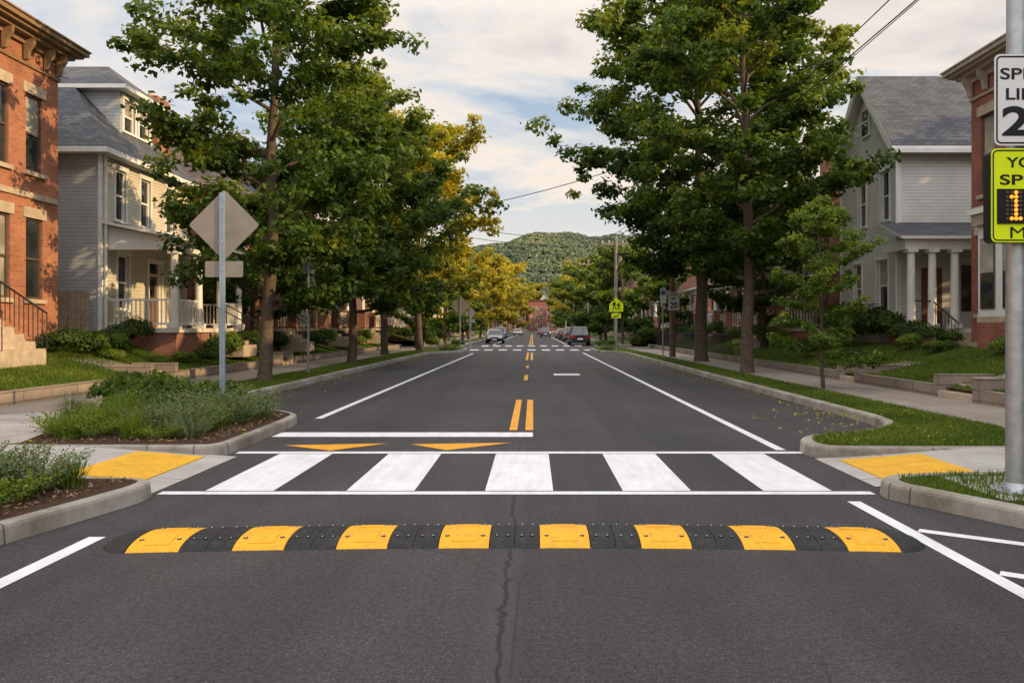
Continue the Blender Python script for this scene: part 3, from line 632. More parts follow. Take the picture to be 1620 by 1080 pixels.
def mkporch(e,side,xf,y0,y1,proj,zf,zg,zr,ncol,colm,roofm,rail='wood',stepy=None,trim='trimW',rw=.11):
    P=MB(); xo=xf+side*proj
    P.box(xf+side*.06,xo,y0,y1,zf-.14,zf,'trim' if colm!='brickB' else 'stone'); P.box(xf+side*.07,xo-side*.08,y0+.08,y1-.08,zg-.6,zf-.141,'brickB')
    P.slab([(xf+side*.02,y0-.2,zr+.62),(xf+side*.02,y1+.2,zr+.62),(xo+side*.3,y1+.2,zr+.1),(xo+side*.3,y0-.2,zr+.1)],.09,roofm,trim)
    P.box(xo-side*.28,xo-side*.04,y0+.02,y1-.02,zr-.28,zr+.02,trim); P.box(xf+side*.02,xo-side*.281,y0+.03,y0+.22,zr-.27,zr+.01,trim); P.box(xf+side*.02,xo-side*.281,y1-.22,y1-.03,zr-.27,zr+.01,trim)
    P.poly([(xf+side*.02,y0+.1,zr),(xo-side*.1,y0+.1,zr),(xf+side*.02,y0+.1,zr+.5)],trim)
    cy=[y0+.15+(y1-y0-.3)*i/(ncol-1) for i in range(ncol)]; xc=xo-side*.16
    for y in cy:
        if colm=='brickB': P.box(xc-.2,xc+.2,y-.2,y+.2,zf,zf+1.0,'brickB'); P.box(xc-.24,xc+.24,y-.24,y+.24,zf+1.0,zf+1.1,'stone'); P.cyl((xc,y,zf+1.1),(xc,y,zr-.28),.14,.11,12,'trimW')
        else: P.box(xc-.17,xc+.17,y-.17,y+.17,zf,zf+.16,trim); P.cyl((xc,y,zf+.16),(xc,y,zr-.4),rw*1.15,rw,14,trim); P.box(xc-.16,xc+.16,y-.16,y+.16,zr-.4,zr-.28,trim)
    def rl(a,b):
        m='iron' if rail=='iron' else trim; t=.03 if rail=='iron' else .06
        a=Vector(a);b=Vector(b); P.beam(a+Vector((0,0,.9)),b+Vector((0,0,.9)),t,t,m);P.beam(a+Vector((0,0,.14)),b+Vector((0,0,.14)),t,t,m); L=(b-a).length; k=int(L/.13)
        for i in range(1,k): q=a.lerp(b,i/k); P.box(q.x-.016,q.x+.016,q.y-.016,q.y+.016,q.z+.14,q.z+.9,m)
    if rail:
        rl((xf+side*.1,y0+.15,zf),(xc,y0+.15,zf)); rl((xf+side*.1,y1-.15,zf),(xc,y1-.15,zf))
        for i in range(ncol-1):
            if stepy is not None and cy[i]<=stepy<=cy[i+1]: continue
            rl((xc,cy[i]+.15,zf),(xc,cy[i+1]-.15,zf))
    if stepy is not None:
        n=max(2,int(round((zf-zg)/.17)))
        for i in range(n): P.box(xo+side*(.28*i+.001),xo+side*.28*(i+1),stepy-.65,stepy+.65,zg-.4,zf-(i+1)*(zf-zg)/(n+.0001)+.0,'stone')
        for yy in (stepy-.7,stepy+.7):
            a=Vector((xo,yy,zf+.85)); b=Vector((xo+side*.28*n,yy,zg+.85)); P.beam(a,b,.035,.035,'iron')
            for i in range(n+1): q=a.lerp(b,i/n); P.cyl(q-Vector((0,0,.85)),q,.012,.012,5,'iron',False)
    P.obj('porch',e)
# --- left side
h=house('unseen_shade_house',1,-13.0,4,21.8,10,.75,8.95,'brickL','brick','flat',0,
  [(20.42,21.12,5.65,7.65),(18.75,19.75,5.65,7.65),(16.6,17.6,5.65,7.65),(14,15,5.65,7.65),(20.42,21.12,2.35,4.45),(19.0,19.8,2.35,4.45),(17.4,18.6,1.75,4.45,'door'),(14,15,2.35,4.45)],near=[],seed=3)
B=MB()
for i in range(5): B.box(-12.95,-11.55-.25*i,17.2,18.9,.6,.95+.17*(i+1),'stone')
for yy in (17.25,18.85):
    a=Vector((-11.5,yy,1.95));b=Vector((-12.6,yy,2.7)); B.beam(a,b,.04,.04,'iron'); B.beam(b,(-12.95,yy,2.7),.04,.04,'iron')
    for i in range(11): q=a.lerp(b,i/10); B.cyl(q-Vector((0,0,.85)),q,.012,.012,5,'iron',False)
B.box(-13.0+.001,-12.95,4.1,21.7,4.95,5.1,'stone'); B.obj('front_stoop',h)
h=house('clapboard_house',1,-13.5,24.9,31.0,7.5,1.0,7.55,'sidC','siding','hip',10.9,
  [(25.75,26.4,5.1,6.75),(27.4,28.1,5.1,6.75),(29.3,29.95,5.1,6.75),(25.9,26.6,2.2,4.0),(28.0,28.95,1.62,3.9,'door'),(29.6,30.3,2.3,4.0)],
  near=[],wm2='sidG',cas='trimW',fm='trimW',chim=[(-15.0,31.3,10.6,.95)],porch=(25.1,30.9,2.3,1.6,1.0,4.35,4,'w','shingle','wood',28.4),seed=5)
W,G,T=MB(),MB(),MB()
wallseg(W,G,T,(-14.1,27.2),(0,1),2.3,7.9,9.75,[(.25,1.0,8.4,9.5),(1.3,2.05,8.4,9.5)],'sidG','siding','trimW','trimW')
wallseg(W,G,T,(-17.2,27.2),(1,0),3.1,7.9,9.75,[],'sidG','siding'); wallseg(W,G,T,(-14.1,29.5),(-1,0),3.1,7.9,9.75,[],'sidG','siding')
zt=9.75
A=(-17.6,26.85,zt+.1);Bq=(-13.75,26.85,zt+.1);C=(-13.75,29.85,zt+.1);Dq=(-17.6,29.85,zt+.1);r1=(-17.6,28.35,10.9);r2=(-15.1,28.35,10.9)
for q in ((A,Bq,r2,r1),(Bq,C,r2),(C,Dq,r1,r2)): W.poly(q,'shingle')
T.box(-17.5,-13.74,26.84,29.86,zt-.05,zt+.09,'trimW')
T.cyl((-13.4,25.0,1.2),(-13.4,25.0,7.2),.05,.05,8,'trimW')
W.obj('dormer_walls',h);G.obj('dormer_windows',h);T.obj('dormer_trim',h)
def genwin(y0,y1,z1=(2.3,4.1),z2=(5.3,7.1),n=3,w=.85,door=True):
    L=[];
    for i in range(n):
        c=y0+(y1-y0)*(i+.5)/n; L.append((c-w/2,c+w/2,z2[0],z2[1]))
        if door and i==n//2: L.append((c-.5,c+.5,1.65,4.0,'door'))
        else: L.append((c-w/2,c+w/2,z1[0],z1[1]))
    return L
for i,(a,b,rf,zr,wm,rm) in enumerate([(33.2,40.2,'hip',10.6,'brickL','shingleB'),(42.4,49.2,'gstreet',11,'brickB','shingle'),(51.2,58.5,'hip',10.8,'brickL','shingleB'),(72.5,80,'flat',0,'brickB','shingle'),(82,89,'hip',10.8,'sidC','shingle'),(92,100,'gstreet',11,'brickL','shingle'),(103,112,'flat',0,'brickB','shingle'),(116,125,'hip',11,'brickL','shingleB'),(130,140,'flat',0,'brickB','shingle')]):
    k='siding' if wm[:3]=='sid' else 'brick'
    house('clapboard_house' if k=='siding' else 'unseen_shade_house',1,-13.3-.3*(i%2),a,b,9,1.0,7.8+(.6 if rf=='flat' else 0),wm,k,rf,zr,genwin(a,b),near=[(-16,-15.2,5.3,7.1)],roofm=rm,cas='stone' if k=='brick' else 'trimW',fm='trimW',porch=(a+.4,b-.4,2.4,1.6,1.0,4.3,3,'brickB' if k=='brick' else 'w','shingleB','wood',a+1.8,'trim'),chim=[(-16.5,a+1.2,11.3,.8)],seed=20+i)
B=MB() # wooden fence
x=-17.2
while x<-13.6:
    z=2.72+rnd.uniform(-.03,.03); B.box(x,x+.125,24.35+rnd.uniform(-.006,.006),24.38,.8,z,'fencew'); x+=.135
B.box(-17.2,-13.6,24.39,24.45,1.3,1.4,'fencew');B.box(-17.2,-13.6,24.39,24.45,2.3,2.4,'fencew'); B.obj('wooden_fence')
# --- right side
h=house('unseen_shade_house',-1,12.5,4.7,22.7,10,.75,8.65,'brickR','brick','flat',0,  # near end extended out of view to block a sun streak
  [(21.55,22.25,5.3,7.5),(18.6,19.5,5.3,7.5),(15.5,16.5,5.3,7.5),(21.9,22.4,2.0,4.2),(16.6,17.6,1.6,4.3,'door'),(15,16,2.2,4.3)],cor='corniceR',seed=8)
B=MB(); B.box(12.44,12.5-.001,4.8,22.6,4.82,5.0,'stone')
B.box(11.85,12.49,18.2,21.2,.7,4.3,'trimW'); B.box(11.72,12.495,18.1,21.3,4.3,4.6,'corniceR'); B.box(11.65,12.49,18.0,21.4,4.6,4.75,'trimW')
for yy in (18.4,19.4,20.4): B.box(11.82,11.86,yy,yy+.65,2.1,3.95,'frameD'); B.box(11.80,11.83,yy+.05,yy+.6,2.15,2.98,'glass'); B.box(11.80,11.83,yy+.05,yy+.6,3.04,3.9,'blind')
B.box(12.0,12.38,21.195,21.215,2.1,3.95,'frameD'); B.box(11.84,12.48,18.16,21.24,1.75,1.9,'stone'); B.box(11.845,12.48,18.17,21.23,.7,1.75,'brickR')
B.obj('bay_window',h)
B=MB(); 
for (xx,yy,w) in ((14.0,17.5,3.0),): 
    B.box(xx-w/2,xx+w/2,yy-w/2,yy+w/2,8.6,9.6,'brickR'); ap=(xx,yy,12.2); q=[(xx-w/2-.2,yy-w/2-.2,9.6),(xx+w/2+.2,yy-w/2-.2,9.6),(xx+w/2+.2,yy+w/2+.2,9.6),(xx-w/2-.2,yy+w/2+.2,9.6)]
    for i in range(4): B.poly([q[i],q[(i+1)%4],ap],'shingle')
B.obj('mansard_roof',h)
h=house('clapboard_house',-1,12.8,27.9,33.1,9,1.0,8.2,'sidW','siding','gstreet',11.1,
  [(28.6,29.3,5.5,7.3),(30.6,31.3,5.5,7.3),(28.7,29.6,2.2,4.1),(31,31.7,2.2,4.1)],cas='trimW',fm='trimW',wm2='sidW',seed=9)
T=MB(); T.box(12.72,12.79,30.15,30.85,8.9,10.0,'trimW'); T.box(12.70,12.73,30.23,30.77,8.98,9.92,'glass'); T.cyl((12.7,27.8,1.2),(12.7,27.8,7.9),.05,.05,8,'trimW')
T.box(12.66,12.72,30.2,30.8,9.42,9.48,'trimW'); T.obj('attic_window',h)
P=MB() # side porch
P.box(12.3,17.6,26.3,27.85,1.45,1.6,'trim'); P.box(12.4,17.5,26.4,27.84,.4,1.449,'brickB')
P.slab([(12.05,26.0,4.62),(17.8,26.0,4.62),(17.8,27.88,5.3),(12.05,27.88,5.3)],.1,'shingle','trimW'); P.box(12.25,17.6,26.2,26.45,4.2,4.52,'trimW'); P.box(12.25,12.45,26.451,27.87,4.2,4.52,'trimW')
for x in (12.5,13.2,13.95,15.2,16.3,17.4):
    P.box(x-.17,x+.17,26.16,26.5,1.6,1.75,'trimW'); P.cyl((x,26.33,1.75),(x,26.33,4.1),.14,.12,14,'trimW'); P.box(x-.17,x+.17,26.16,26.5,4.1,4.2,'trimW')
for i in range(5): P.box(13.2,14.6,26.3-.3*(i+1),26.3-.3*i-.001,.5,1.6-.16*(i+1),'stone')
for xx in (13.2,14.6):
    a=Vector((xx,26.3,2.5));b=Vector((xx,24.7,1.75)); P.beam(a,b,.04,.04,'iron')
    for i in range(9): q=a.lerp(b,i/8); P.cyl(q-Vector((0,0,.85)),q,.012,.012,5,'iron',False)
P.beam((14.7,26.25,2.5),(17.4,26.25,2.5),.04,.04,'iron'); P.beam((12.5,26.25,2.5),(13.2,26.25,2.5),.04,.04,'iron')
for i in range(22): P.cyl((14.7+i*.125,26.25,1.6),(14.7+i*.125,26.25,2.5),.012,.012,5,'iron',False)
P.box(13.6,14.3,27.83,27.88,1.6,3.7,'door'); P.box(15.0,15.8,27.83,27.88,2.2,3.8,'glass')
P.obj('porch',h)
for i,(a,b,rf,zr,wm,rm) in enumerate([(35.5,42.5,'gside',11.3,'brickB','shingleB'),(45,52,'hip',10.2,'brickR','shingle'),(53.5,59,'flat',0,'brickR','shingle'),(72,79,'flat',0,'brickB','shingle'),(81,89,'gstreet',11,'sidW','shingle'),(92,100,'hip',11,'brickR','shingleB'),(104,114,'flat',0,'brickB','shingle'),(118,128,'hip',11,'brickR','shingle')]):
    k='siding' if wm[:3]=='sid' else 'brick'
    house('clapboard_house' if k=='siding' else 'unseen_shade_house',-1,13.2,a,b,9,1.0,7.6+(.6 if rf=='flat' else 0),wm,k,rf,zr,genwin(a,b),near=[(15,15.8,5.3,7.1)],roofm=rm,cas='stone' if k=='brick' else 'trimW',fm='trimW',porch=(a+.4,b-.4,2.2,1.6,1.0,4.2,3,'brickB' if k=='brick' else 'w','shingle','wood',a+1.8,'trimW'),chim=[(15.5,b-1.0,11.6,.8)],cor='corniceR',seed=40+i)
house('unseen_shade_house',-1,12.5,-26,4.5,10,.5,8.6,'brickR','brick','flat',0,genwin(-12,4.5,n=5),cor='corniceR',seed=60)  # unseen house, added to shade the foreground road
# street-end buildings
def ew(x0,x1,zs,w,h): return [(x,x+w,z,z+h) for x in np.arange(x0,x1,w*2) for z in zs]
house('brick_warehouse',1,6,345,360,8,0,13.5,'brickR','brick','flat',0,[],near=ew(-1.2,5,(1.5,5,8.5),1.1,2.1),fm='trimW',seed=70)
house('brick_warehouse',1,-3,335,350,9,0,9.5,'brickL','brick','gside',13,[],near=ew(-11,-4,(1.5,5),1.1,2.0),fm='trimW',seed=72)
house('brick_warehouse',1,17,320,340,10,0,10.5,'brickB','brick','flat',0,[],near=ew(8,16,(1.5,5.5),1.2,2.2),fm='trimW',seed=73)
house('brick_warehouse',1,-10,250,270,12,0,9,'brickB','brick','flat',0,[],near=ew(-21,-11,(1.5,5),1.2,2.0),fm='trimW',seed=71)
house('clapboard_house',1,10,400,415,8,0,14,'sidC','siding','gside',19,[],near=ew(3,9,(6,10),1.1,2.0),fm='trimW',cas='trimW',seed=75)

# ======================================================= trees
def big(name,loc,seed,H,cb,R,tr,ncl,nl,leaf,mat,rot=0,**k):
    B,f=tree_mesh(seed,H,cb,R,tr,ncl,nl,leaf,mat,**k); place_tree(name,loc,B,f,rot)
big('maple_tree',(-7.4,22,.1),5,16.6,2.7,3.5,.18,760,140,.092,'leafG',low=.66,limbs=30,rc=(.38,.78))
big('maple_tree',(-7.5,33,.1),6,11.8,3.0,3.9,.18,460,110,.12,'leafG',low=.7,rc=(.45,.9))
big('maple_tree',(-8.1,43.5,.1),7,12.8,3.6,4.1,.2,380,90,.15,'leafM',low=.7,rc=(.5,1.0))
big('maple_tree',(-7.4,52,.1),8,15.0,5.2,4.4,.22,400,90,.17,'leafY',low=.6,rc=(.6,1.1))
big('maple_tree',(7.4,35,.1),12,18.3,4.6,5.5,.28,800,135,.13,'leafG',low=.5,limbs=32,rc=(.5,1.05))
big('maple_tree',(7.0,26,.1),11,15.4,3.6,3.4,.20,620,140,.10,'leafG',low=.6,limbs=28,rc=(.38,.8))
big('young_tree',(7.0,19.2,.1),14,5.0,.8,1.2,.035,260,85,.045,'leafL',low=.85,limbs=22,rc=(.14,.34))
big('maple_tree',(10.6,36.5,1.0),16,8.5,1.2,2.2,.12,220,90,.12,'leafG',rc=(.45,.8))
big('dogwood_tree',(-11.5,32.5,1.0),17,6.0,1.3,2.2,.09,160,90,.11,'leafG',rc=(.4,.7))
DT=[]
for i,(H,cb,R,mat) in enumerate([(11,2.4,4.2,'leafG'),(12.5,2.6,4.6,'leafY'),(9,1.6,3.8,'leafG'),(13,2.2,5.0,'leafM')]):
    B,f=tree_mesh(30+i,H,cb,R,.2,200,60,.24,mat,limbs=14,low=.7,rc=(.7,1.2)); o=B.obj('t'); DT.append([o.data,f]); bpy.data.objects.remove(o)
TL=[(-8.6,58.5,2,.5),(-8,73,2,.62),(-9,82,1,.8),(-8.2,93,0,.75),(-8.5,106,1,.95),(-8,121,1,.9),(-8,140,1,1.1),(-8,160,1,1.15),(-8.5,182,1,1.25),(-9,205,1,1.4),(-10,232,1,1.5),(-5,262,1,1.1),(-9,290,3,1.2),
    (9.0,57,2,.62),(8.2,73,0,.8),(7.5,82,2,.85),(8,94,0,.9),(7.6,108,3,.8),(8,124,0,.9),(8,142,1,.85),(8,165,0,1),(8,190,3,1),(9,220,0,1.1),(11,250,1,1.1),(12,285,3,1.0)]
for x,y,k,s in TL: place_tree('street_tree',(x,y,.1),DT[k][0],DT[k][1],rnd.uniform(0,6),s)
for side in (-1,1):
    for k in range(30):
        y=36+k*11+rnd.uniform(-4,4); x=side*(27+rnd.uniform(0,9)) if y<140 else side*(12+rnd.uniform(0,16)); q=rnd.choice((0,1,2,3)); place_tree('unseen_shade_tree',(x,y,.2),DT[q][0],DT[q][1],rnd.uniform(0,6),rnd.uniform(.85,1.15))
for (x,y,q,s) in ((25,17,0,1.1),(26,22,0,1.1),(27,29,3,1.0),(25,25.5,0,.9),(33,33,0,1.1),(26,5,0,1)): place_tree('unseen_shade_tree',(x,y,.2),DT[q][0],DT[q][1],x,s)  # unseen trees added behind the right houses to block sun streaks
for k in range(34):
    x=-70+k*4.4; y=385+rnd.uniform(-18,18); q=rnd.choice((0,1,1,3)); 
    if -4<x<12: y+=45
    place_tree('unseen_shade_tree',(x,y,0),DT[q][0],DT[q][1],rnd.uniform(0,6),rnd.uniform(1.2,2.0))
# ---- hill
def hz(x,y):
    a=max(0,min(1,(y-700)/420)); a=a*a*(3-2*a)
    return a*(122+6*math.sin(x*.017+.2)+4*math.sin(x*.043+1)+1.5*math.sin(x*.11+2)-.0003*(x-45)**2)+6*math.sin(x*.03+y*.02)*a*(1-a)*2
B=MB(); xs=np.linspace(-760,820,80); ys=np.linspace(690,1350,30)
for i in range(len(xs)-1):
    for j in range(len(ys)-1): B.poly([(xs[i+a],ys[j+b],hz(xs[i+a],ys[j+b])-.3) for a,b in ((0,0),(1,0),(1,1),(0,1))],'ground',True)
B.obj('hill')
rng=np.random.default_rng(77); nc=9500; X=rng.uniform(-190,270,nc); Y=rng.uniform(720,1150,nc); Zc=np.array([hz(a,b) for a,b in zip(X,Y)]); rr=rng.uniform(2.6,5.6,nc)
nlv=34; idx=np.repeat(np.arange(nc),nlv); D_=unit(rng.normal(size=(nc*nlv,3))); D_[:,2]=np.abs(D_[:,2]); C=np.stack([X,Y,Zc+1.5],1)[idx]+D_*rr[idx][:,None]; 
patch=.16*np.sin(X*.045+1.5*np.sin(Y*.02))+.12*np.sin(Y*.05+X*.02)
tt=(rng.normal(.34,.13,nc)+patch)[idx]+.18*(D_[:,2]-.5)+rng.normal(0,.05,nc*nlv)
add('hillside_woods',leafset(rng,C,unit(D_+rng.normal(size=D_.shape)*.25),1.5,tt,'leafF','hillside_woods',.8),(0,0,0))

# ======================================================= shrubs & plants
S={ 'a':stemplant_mesh(1,.62,.5,150,'leafS'),'b':shrub_mesh(2,.55,.6,2400,.04,'leafG',8),'c':stemplant_mesh(3,.55,.36,150,'leafL',.024),'d':shrub_mesh(4,.8,.95,3400,.05,'leafD',7),'e':shrub_mesh(5,.8,1.0,3400,.055,'leafG',9),'f':shrub_mesh(6,.7,.85,3200,.045,'leafL',8)}
OG=[ograss_mesh(8,.55,.75,300),ograss_mesh(9,.5,.65,260,'leafS'),ograss_mesh(10,.35,.45,200,'leafL',.012,.6)]
def sh(k,x,y,z,s,hz_=1,nm='shrub'): add(nm,S[k],(x,y,z),rnd.uniform(0,6),(s,s,s*hz_))
for k,x,y,s in [('a',-4.75,11.1,.95),('a',-4.6,12.2,1.0),('a',-4.75,13.2,1.0),('a',-5.3,12.9,1.1),('b',-5.55,13.9,1.0),('b',-6.3,13.6,1.1),('a',-5.2,11.0,.85),('c',-6.2,11.6,1.0),('c',-6.7,12.4,1.1),('b',-6.9,13.5,1.1),('b',-7.3,14.6,1.2),('a',-6.4,14.9,1.2),('b',-5.9,12.3,.9),('c',-5.5,11.6,.9),('f',-7.2,15.6,.8),('c',-6.35,10.8,.8),('a',-4.55,10.6,.6),('c',-5.0,13.9,.9),('a',-5.9,15.3,.9),('a',-4.4,12.8,.7),('c',-5.9,10.7,.8),('c',-4.9,10.5,.6),('a',-5.6,12.2,1.0),('c',-6.6,11.3,.9),('f',-6.6,12.9,.55)]: sh(k,x,y,.15,s,.95,'garden_plant')
for i,(x,y,k) in enumerate([(-5.75,11.2,0),(-5.35,11.5,1),(-6.05,11.9,0),(-5.0,12.6,1),(-6.9,11.9,1),(-4.6,11.5,2),(-5.3,10.55,2),(-6.1,10.5,2)]): add('ornamental_grass',OG[k],(x,y,.14),i*1.3,(.9,.9,.85))
for k,x,y,s in [('a',-4.45,7.15,.75),('a',-4.85,7.1,.85),('c',-4.4,6.7,.7),('a',-4.75,6.5,.9),('c',-4.35,6.2,.5),('a',-5.2,6.9,.9),('b',-5.6,7.2,.7),('a',-5.3,6.1,1.0),('a',-5.0,5.3,.9),('c',-4.7,5.8,.6)]: sh(k,x,y,.15,s,1.05,'garden_plant')
add('ornamental_grass',OG[1],(-4.6,6.9,.14),1,(.6,.6,.65)); add('ornamental_grass',OG[0],(-5.0,6.6,.14),2,(.7,.7,.75)); add('ornamental_grass',OG[2],(-4.25,7.3,.14),2,(.7,.7,.75))
for k,x,y,s,hh in [('d',-12.2,20.6,.8,1),('e',-12.0,21.6,.75,1.1),('e',-12.1,22.6,.8,.9),('d',-12.4,23.4,.7,1),('f',-11.6,22.0,.6,.8),('d',-12.3,24.3,.9,1.2),('f',-10.9,24.6,.7,.7),('d',-10.5,25.6,.7,.8),('f',-10.9,23.6,.6,.6),('f',-10.4,27.3,1.2,1.2),('e',-10.6,30.2,1.1,1.1),('d',-10.7,29.2,.7,1),
   ('d',-10.9,33.6,1.0,1),('f',-10.9,36,.9,.9),('d',-10.7,38.5,1.0,1.1),('e',-11,41.5,1.1,1),('d',-10.9,45,1.0,1),('f',-10.8,48,1.1,.9),('e',-11,51.5,1.0,1.1),('d',-11,55,1.1,1),('d',-10.7,58,1.2,1.2),
   ('d',12.1,25.6,.9,1),('f',11.6,24.2,.8,.8),('d',11.9,27.2,1.2,1.2),('e',11.6,28.8,1.2,1.1),('d',11.8,31,1.3,1.3),('f',11.0,30,.8,.8),('d',11.9,23.2,.75,.9),('f',11.5,19.2,.7,.9),('d',11.8,17.4,.8,1),('e',11.3,22.2,.6,.7),
   ('f',10.2,26.5,.7,.7),('d',9.6,23.6,.7,.8),('f',9.5,24.9,.8,.8),('d',9.7,28.2,.9,.9),('e',10.9,36,1,1),('d',10.8,38.5,1.1,1),('f',10.8,42,1.2,1),('d',10.9,46,1.2,1.1),('e',10.8,50,1.2,1),('d',10.8,55,1.3,1.1),
   ('c',-5.4,53,1.0,1),('c',-5.6,55,1.2,1),('b',-5.3,57,1.1,1),('a',-5.7,51.5,1,1),('c',4.9,54,1.0,1),('b',4.9,56,1.1,1),('a',5.0,52.5,.9,1),('b',5.5,57.5,1.1,1),('e',-7.2,57.5,.9,1),('e',7.6,58,.9,1.1)]:
    z=.14 if abs(x)<8.6 else lawnz(1 if x<0 else -1,x)-.03; sh(k,x,y,z,s,hh)
for k in range(26):
    y=72+k*4.5
    for sd in (-1,1): x=-11.2 if sd<0 else 10.6; sh(rnd.choice('def'),x+rnd.uniform(-.5,.5),y+rnd.uniform(-1,1),.8,rnd.uniform(.9,1.6),1)

# ======================================================= signs
def text(txt,cx,cz,w,h,y,mat,parent,off=.02):
    cu=bpy.data.curves.new('lettering','FONT'); cu.body=txt; cu.size=1; cu.offset=off; o=bpy.data.objects.new('tmp',cu); sc.collection.objects.link(o)
    bpy.context.view_layer.update(); dg=bpy.context.evaluated_depsgraph_get(); me=bpy.data.meshes.new_from_object(o.evaluated_get(dg)); bpy.data.objects.remove(o)
    co=np.empty(len(me.vertices)*3); me.vertices.foreach_get('co',co); co=co.reshape(-1,3); mn=co.min(0);mx=co.max(0)
    x=(co[:,0]-mn[0])/(mx[0]-mn[0])-.5; z=(co[:,1]-mn[1])/(mx[1]-mn[1])-.5
    me.vertices.foreach_set('co',np.stack([cx+x*w,np.full(len(x),y),cz+z*h],1).reshape(-1)); me.materials.clear(); me.materials.append(M[mat]); me.update()
    ob=bpy.data.objects.new('lettering',me); sc.collection.objects.link(ob); ob.parent=parent
def rr_poly(cx,cz,w,h,r,n=6):
    P=[]
    for sx,sz,a0 in ((1,-1,-90),(1,1,0),(-1,1,90),(-1,-1,180)):
        for i in range(n+1):
            a=math.radians(a0+90*i/n); P.append((cx+sx*(w/2-r)+r*math.cos(a),cz+sz*(h/2-r)+r*math.sin(a)))
    return P
def plate(B,P,y0,y1,mf,mb,ms='alu'):
    B.poly([(x,y0,z) for x,z in P],mf); B.poly([(x,y1,z) for x,z in reversed(P)],mb)
    for i in range(len(P)): a=P[i];b=P[(i+1)%len(P)]; B.poly([(a[0],y0,a[1]),(a[0],y1,a[1]),(b[0],y1,b[1]),(b[0],y0,b[1])],ms)
def ringp(B,cx,cz,w,h,r,t,y,mat):
    a=rr_poly(cx,cz,w,h,r); b=rr_poly(cx,cz,w-2*t,h-2*t,max(.01,r-t))
    for i in range(len(a)): j=(i+1)%len(a); B.poly([(a[i][0],y,a[i][1]),(a[j][0],y,a[j][1]),(b[j][0],y,b[j][1]),(b[i][0],y,b[i][1])],mat)
px,py=4.285,7.05
e=empty('speed_feedback_sign')
B=MB(); B.cyl((px,py,.17),(px,py,6.2),.092,.08,28,'galv'); B.cyl((px,py,.146),(px,py,.175),.2,.2,28,'galv'); B.cyl((px,py,.175),(px,py,.24),.13,.1,28,'galv'); B.cyl((px,py,6.2),(px,py,6.24),.085,.03,20,'galv')
for i in range(6):
    a=i*math.pi/3+.4; B.cyl((px+.16*math.cos(a),py+.16*math.sin(a),.17),(px+.16*math.cos(a),py+.16*math.sin(a),.215),.02,.02,6,'galv')
for z in (2.55,2.95,3.35,3.8): B.cyl((px,py,z),(px,py,z+.04),.1,.1,24,'galv'); B.box(px-.03,px+.03,py-.16,py-.08,z,z+.04,'galv')
B.obj('pole',e)
cx=4.31; ys=py-.155
B=MB(); plate(B,rr_poly(cx,3.575,.63,.79,.05),ys,ys+.006,'signW','alu'); ringp(B,cx,3.575,.60,.76,.045,.014,ys-.002,'signK'); B.obj('speed_limit_plate',e)
text('SPEED',cx,3.80,.53,.10,ys-.003,'signK',e,.018); text('LIMIT',cx,3.625,.43,.10,ys-.003,'signK',e,.018); text('20',cx,3.39,.50,.26,ys-.003,'signK',e,.03)
B=MB(); plate(B,rr_poly(cx,2.745,.71,.81,.05),ys-.02,ys+.1,'signY','signK','signK'); ringp(B,cx,2.745,.685,.785,.045,.012,ys-.022,'signK')
B.box(cx-.305,cx+.305,ys-.03,ys-.021,2.50,2.80,'signK')
font={'1':["00100","01100","00100","00100","00100","00100","01110"],'8':["01110","10001","10001","01110","10001","10001","01110"]}
for ci,ch in enumerate('18'):
    for r_,row in enumerate(font[ch]):
        for c_,v in enumerate(row):
            X=cx-.222+ci*.21+c_*.038; Zz=2.775-r_*.0375
            B.cyl((X,ys-.031,Zz-.006),(X,ys-.036,Zz-.006),.017 if v=='1' else .012,.017 if v=='1' else .012,8,'amber' if v=='1' else 'frameD')
B.obj('speed_display',e)
text('YOUR',cx,3.03,.45,.09,ys-.023,'signK',e,.018); text('SPEED',cx,2.88,.56,.09,ys-.023,'signK',e,.018); text('MPH',cx,2.425,.38,.095,ys-.023,'signK',e,.0)
def diamond_sign(name,x,y,zc,hd,zb,plaque=True,ptop=None,w=.09):
    e=empty(name); B=MB(); t=ptop or zc+hd*.92
    B.box(x-w*.5,x-w*.36,y,y+.035,zb-.1,t,'aluP');B.box(x+w*.36,x+w*.5,y,y+.035,zb-.1,t,'aluP');B.box(x-w*.36,x+w*.36,y+.0,y+.008,zb-.1,t,'aluP')
    if w>.06 and y<20:
        z=zb+.1
        while z<t-.03: B.cyl((x,y-.0005,z),(x,y-.002,z),.008,.008,6,'signK'); z+=.05
    B.obj('post',e); B=MB(); c=[]
    for i in range(4):
        a=math.pi/2*i; ca=Vector((math.cos(a),math.sin(a)))*(hd-.05)
        for k in range(-3,4): b=a+k/3*math.pi/4; c.append((x+.02+ca.x+.045*math.cos(b),zc+ca.y+.045*math.sin(b)))
    plate(B,c,y+.036,y+.042,'alu','signA')
    if plaque: plate(B,rr_poly(x+.02,zc-hd-.16,.64,.27,.03),y+.036,y+.042,'alu','signA')
    for z in (zc+hd*.5,zc-hd*.5)+((zc-hd-.16,) if plaque else ()): B.cyl((x,y-.012,z),(x,y+.036,z),.012,.012,8,'galv')
    B.obj('sign_plate',e)
diamond_sign('warning_sign',-5.23,13.4,3.34,.585,.15)
diamond_sign('warning_sign',-4.93,54,3.1,.68,.14,False); diamond_sign('warning_sign',-4.65,59.2,2.72,.42,.14,True)
B=MB(); B.box(-7.25,-7.19,25.6,25.64,.1,3.9,'aluP'); B.box(-7.4,-7.04,25.64,25.65,3.35,3.85,'alu'); B.obj('parking_sign')
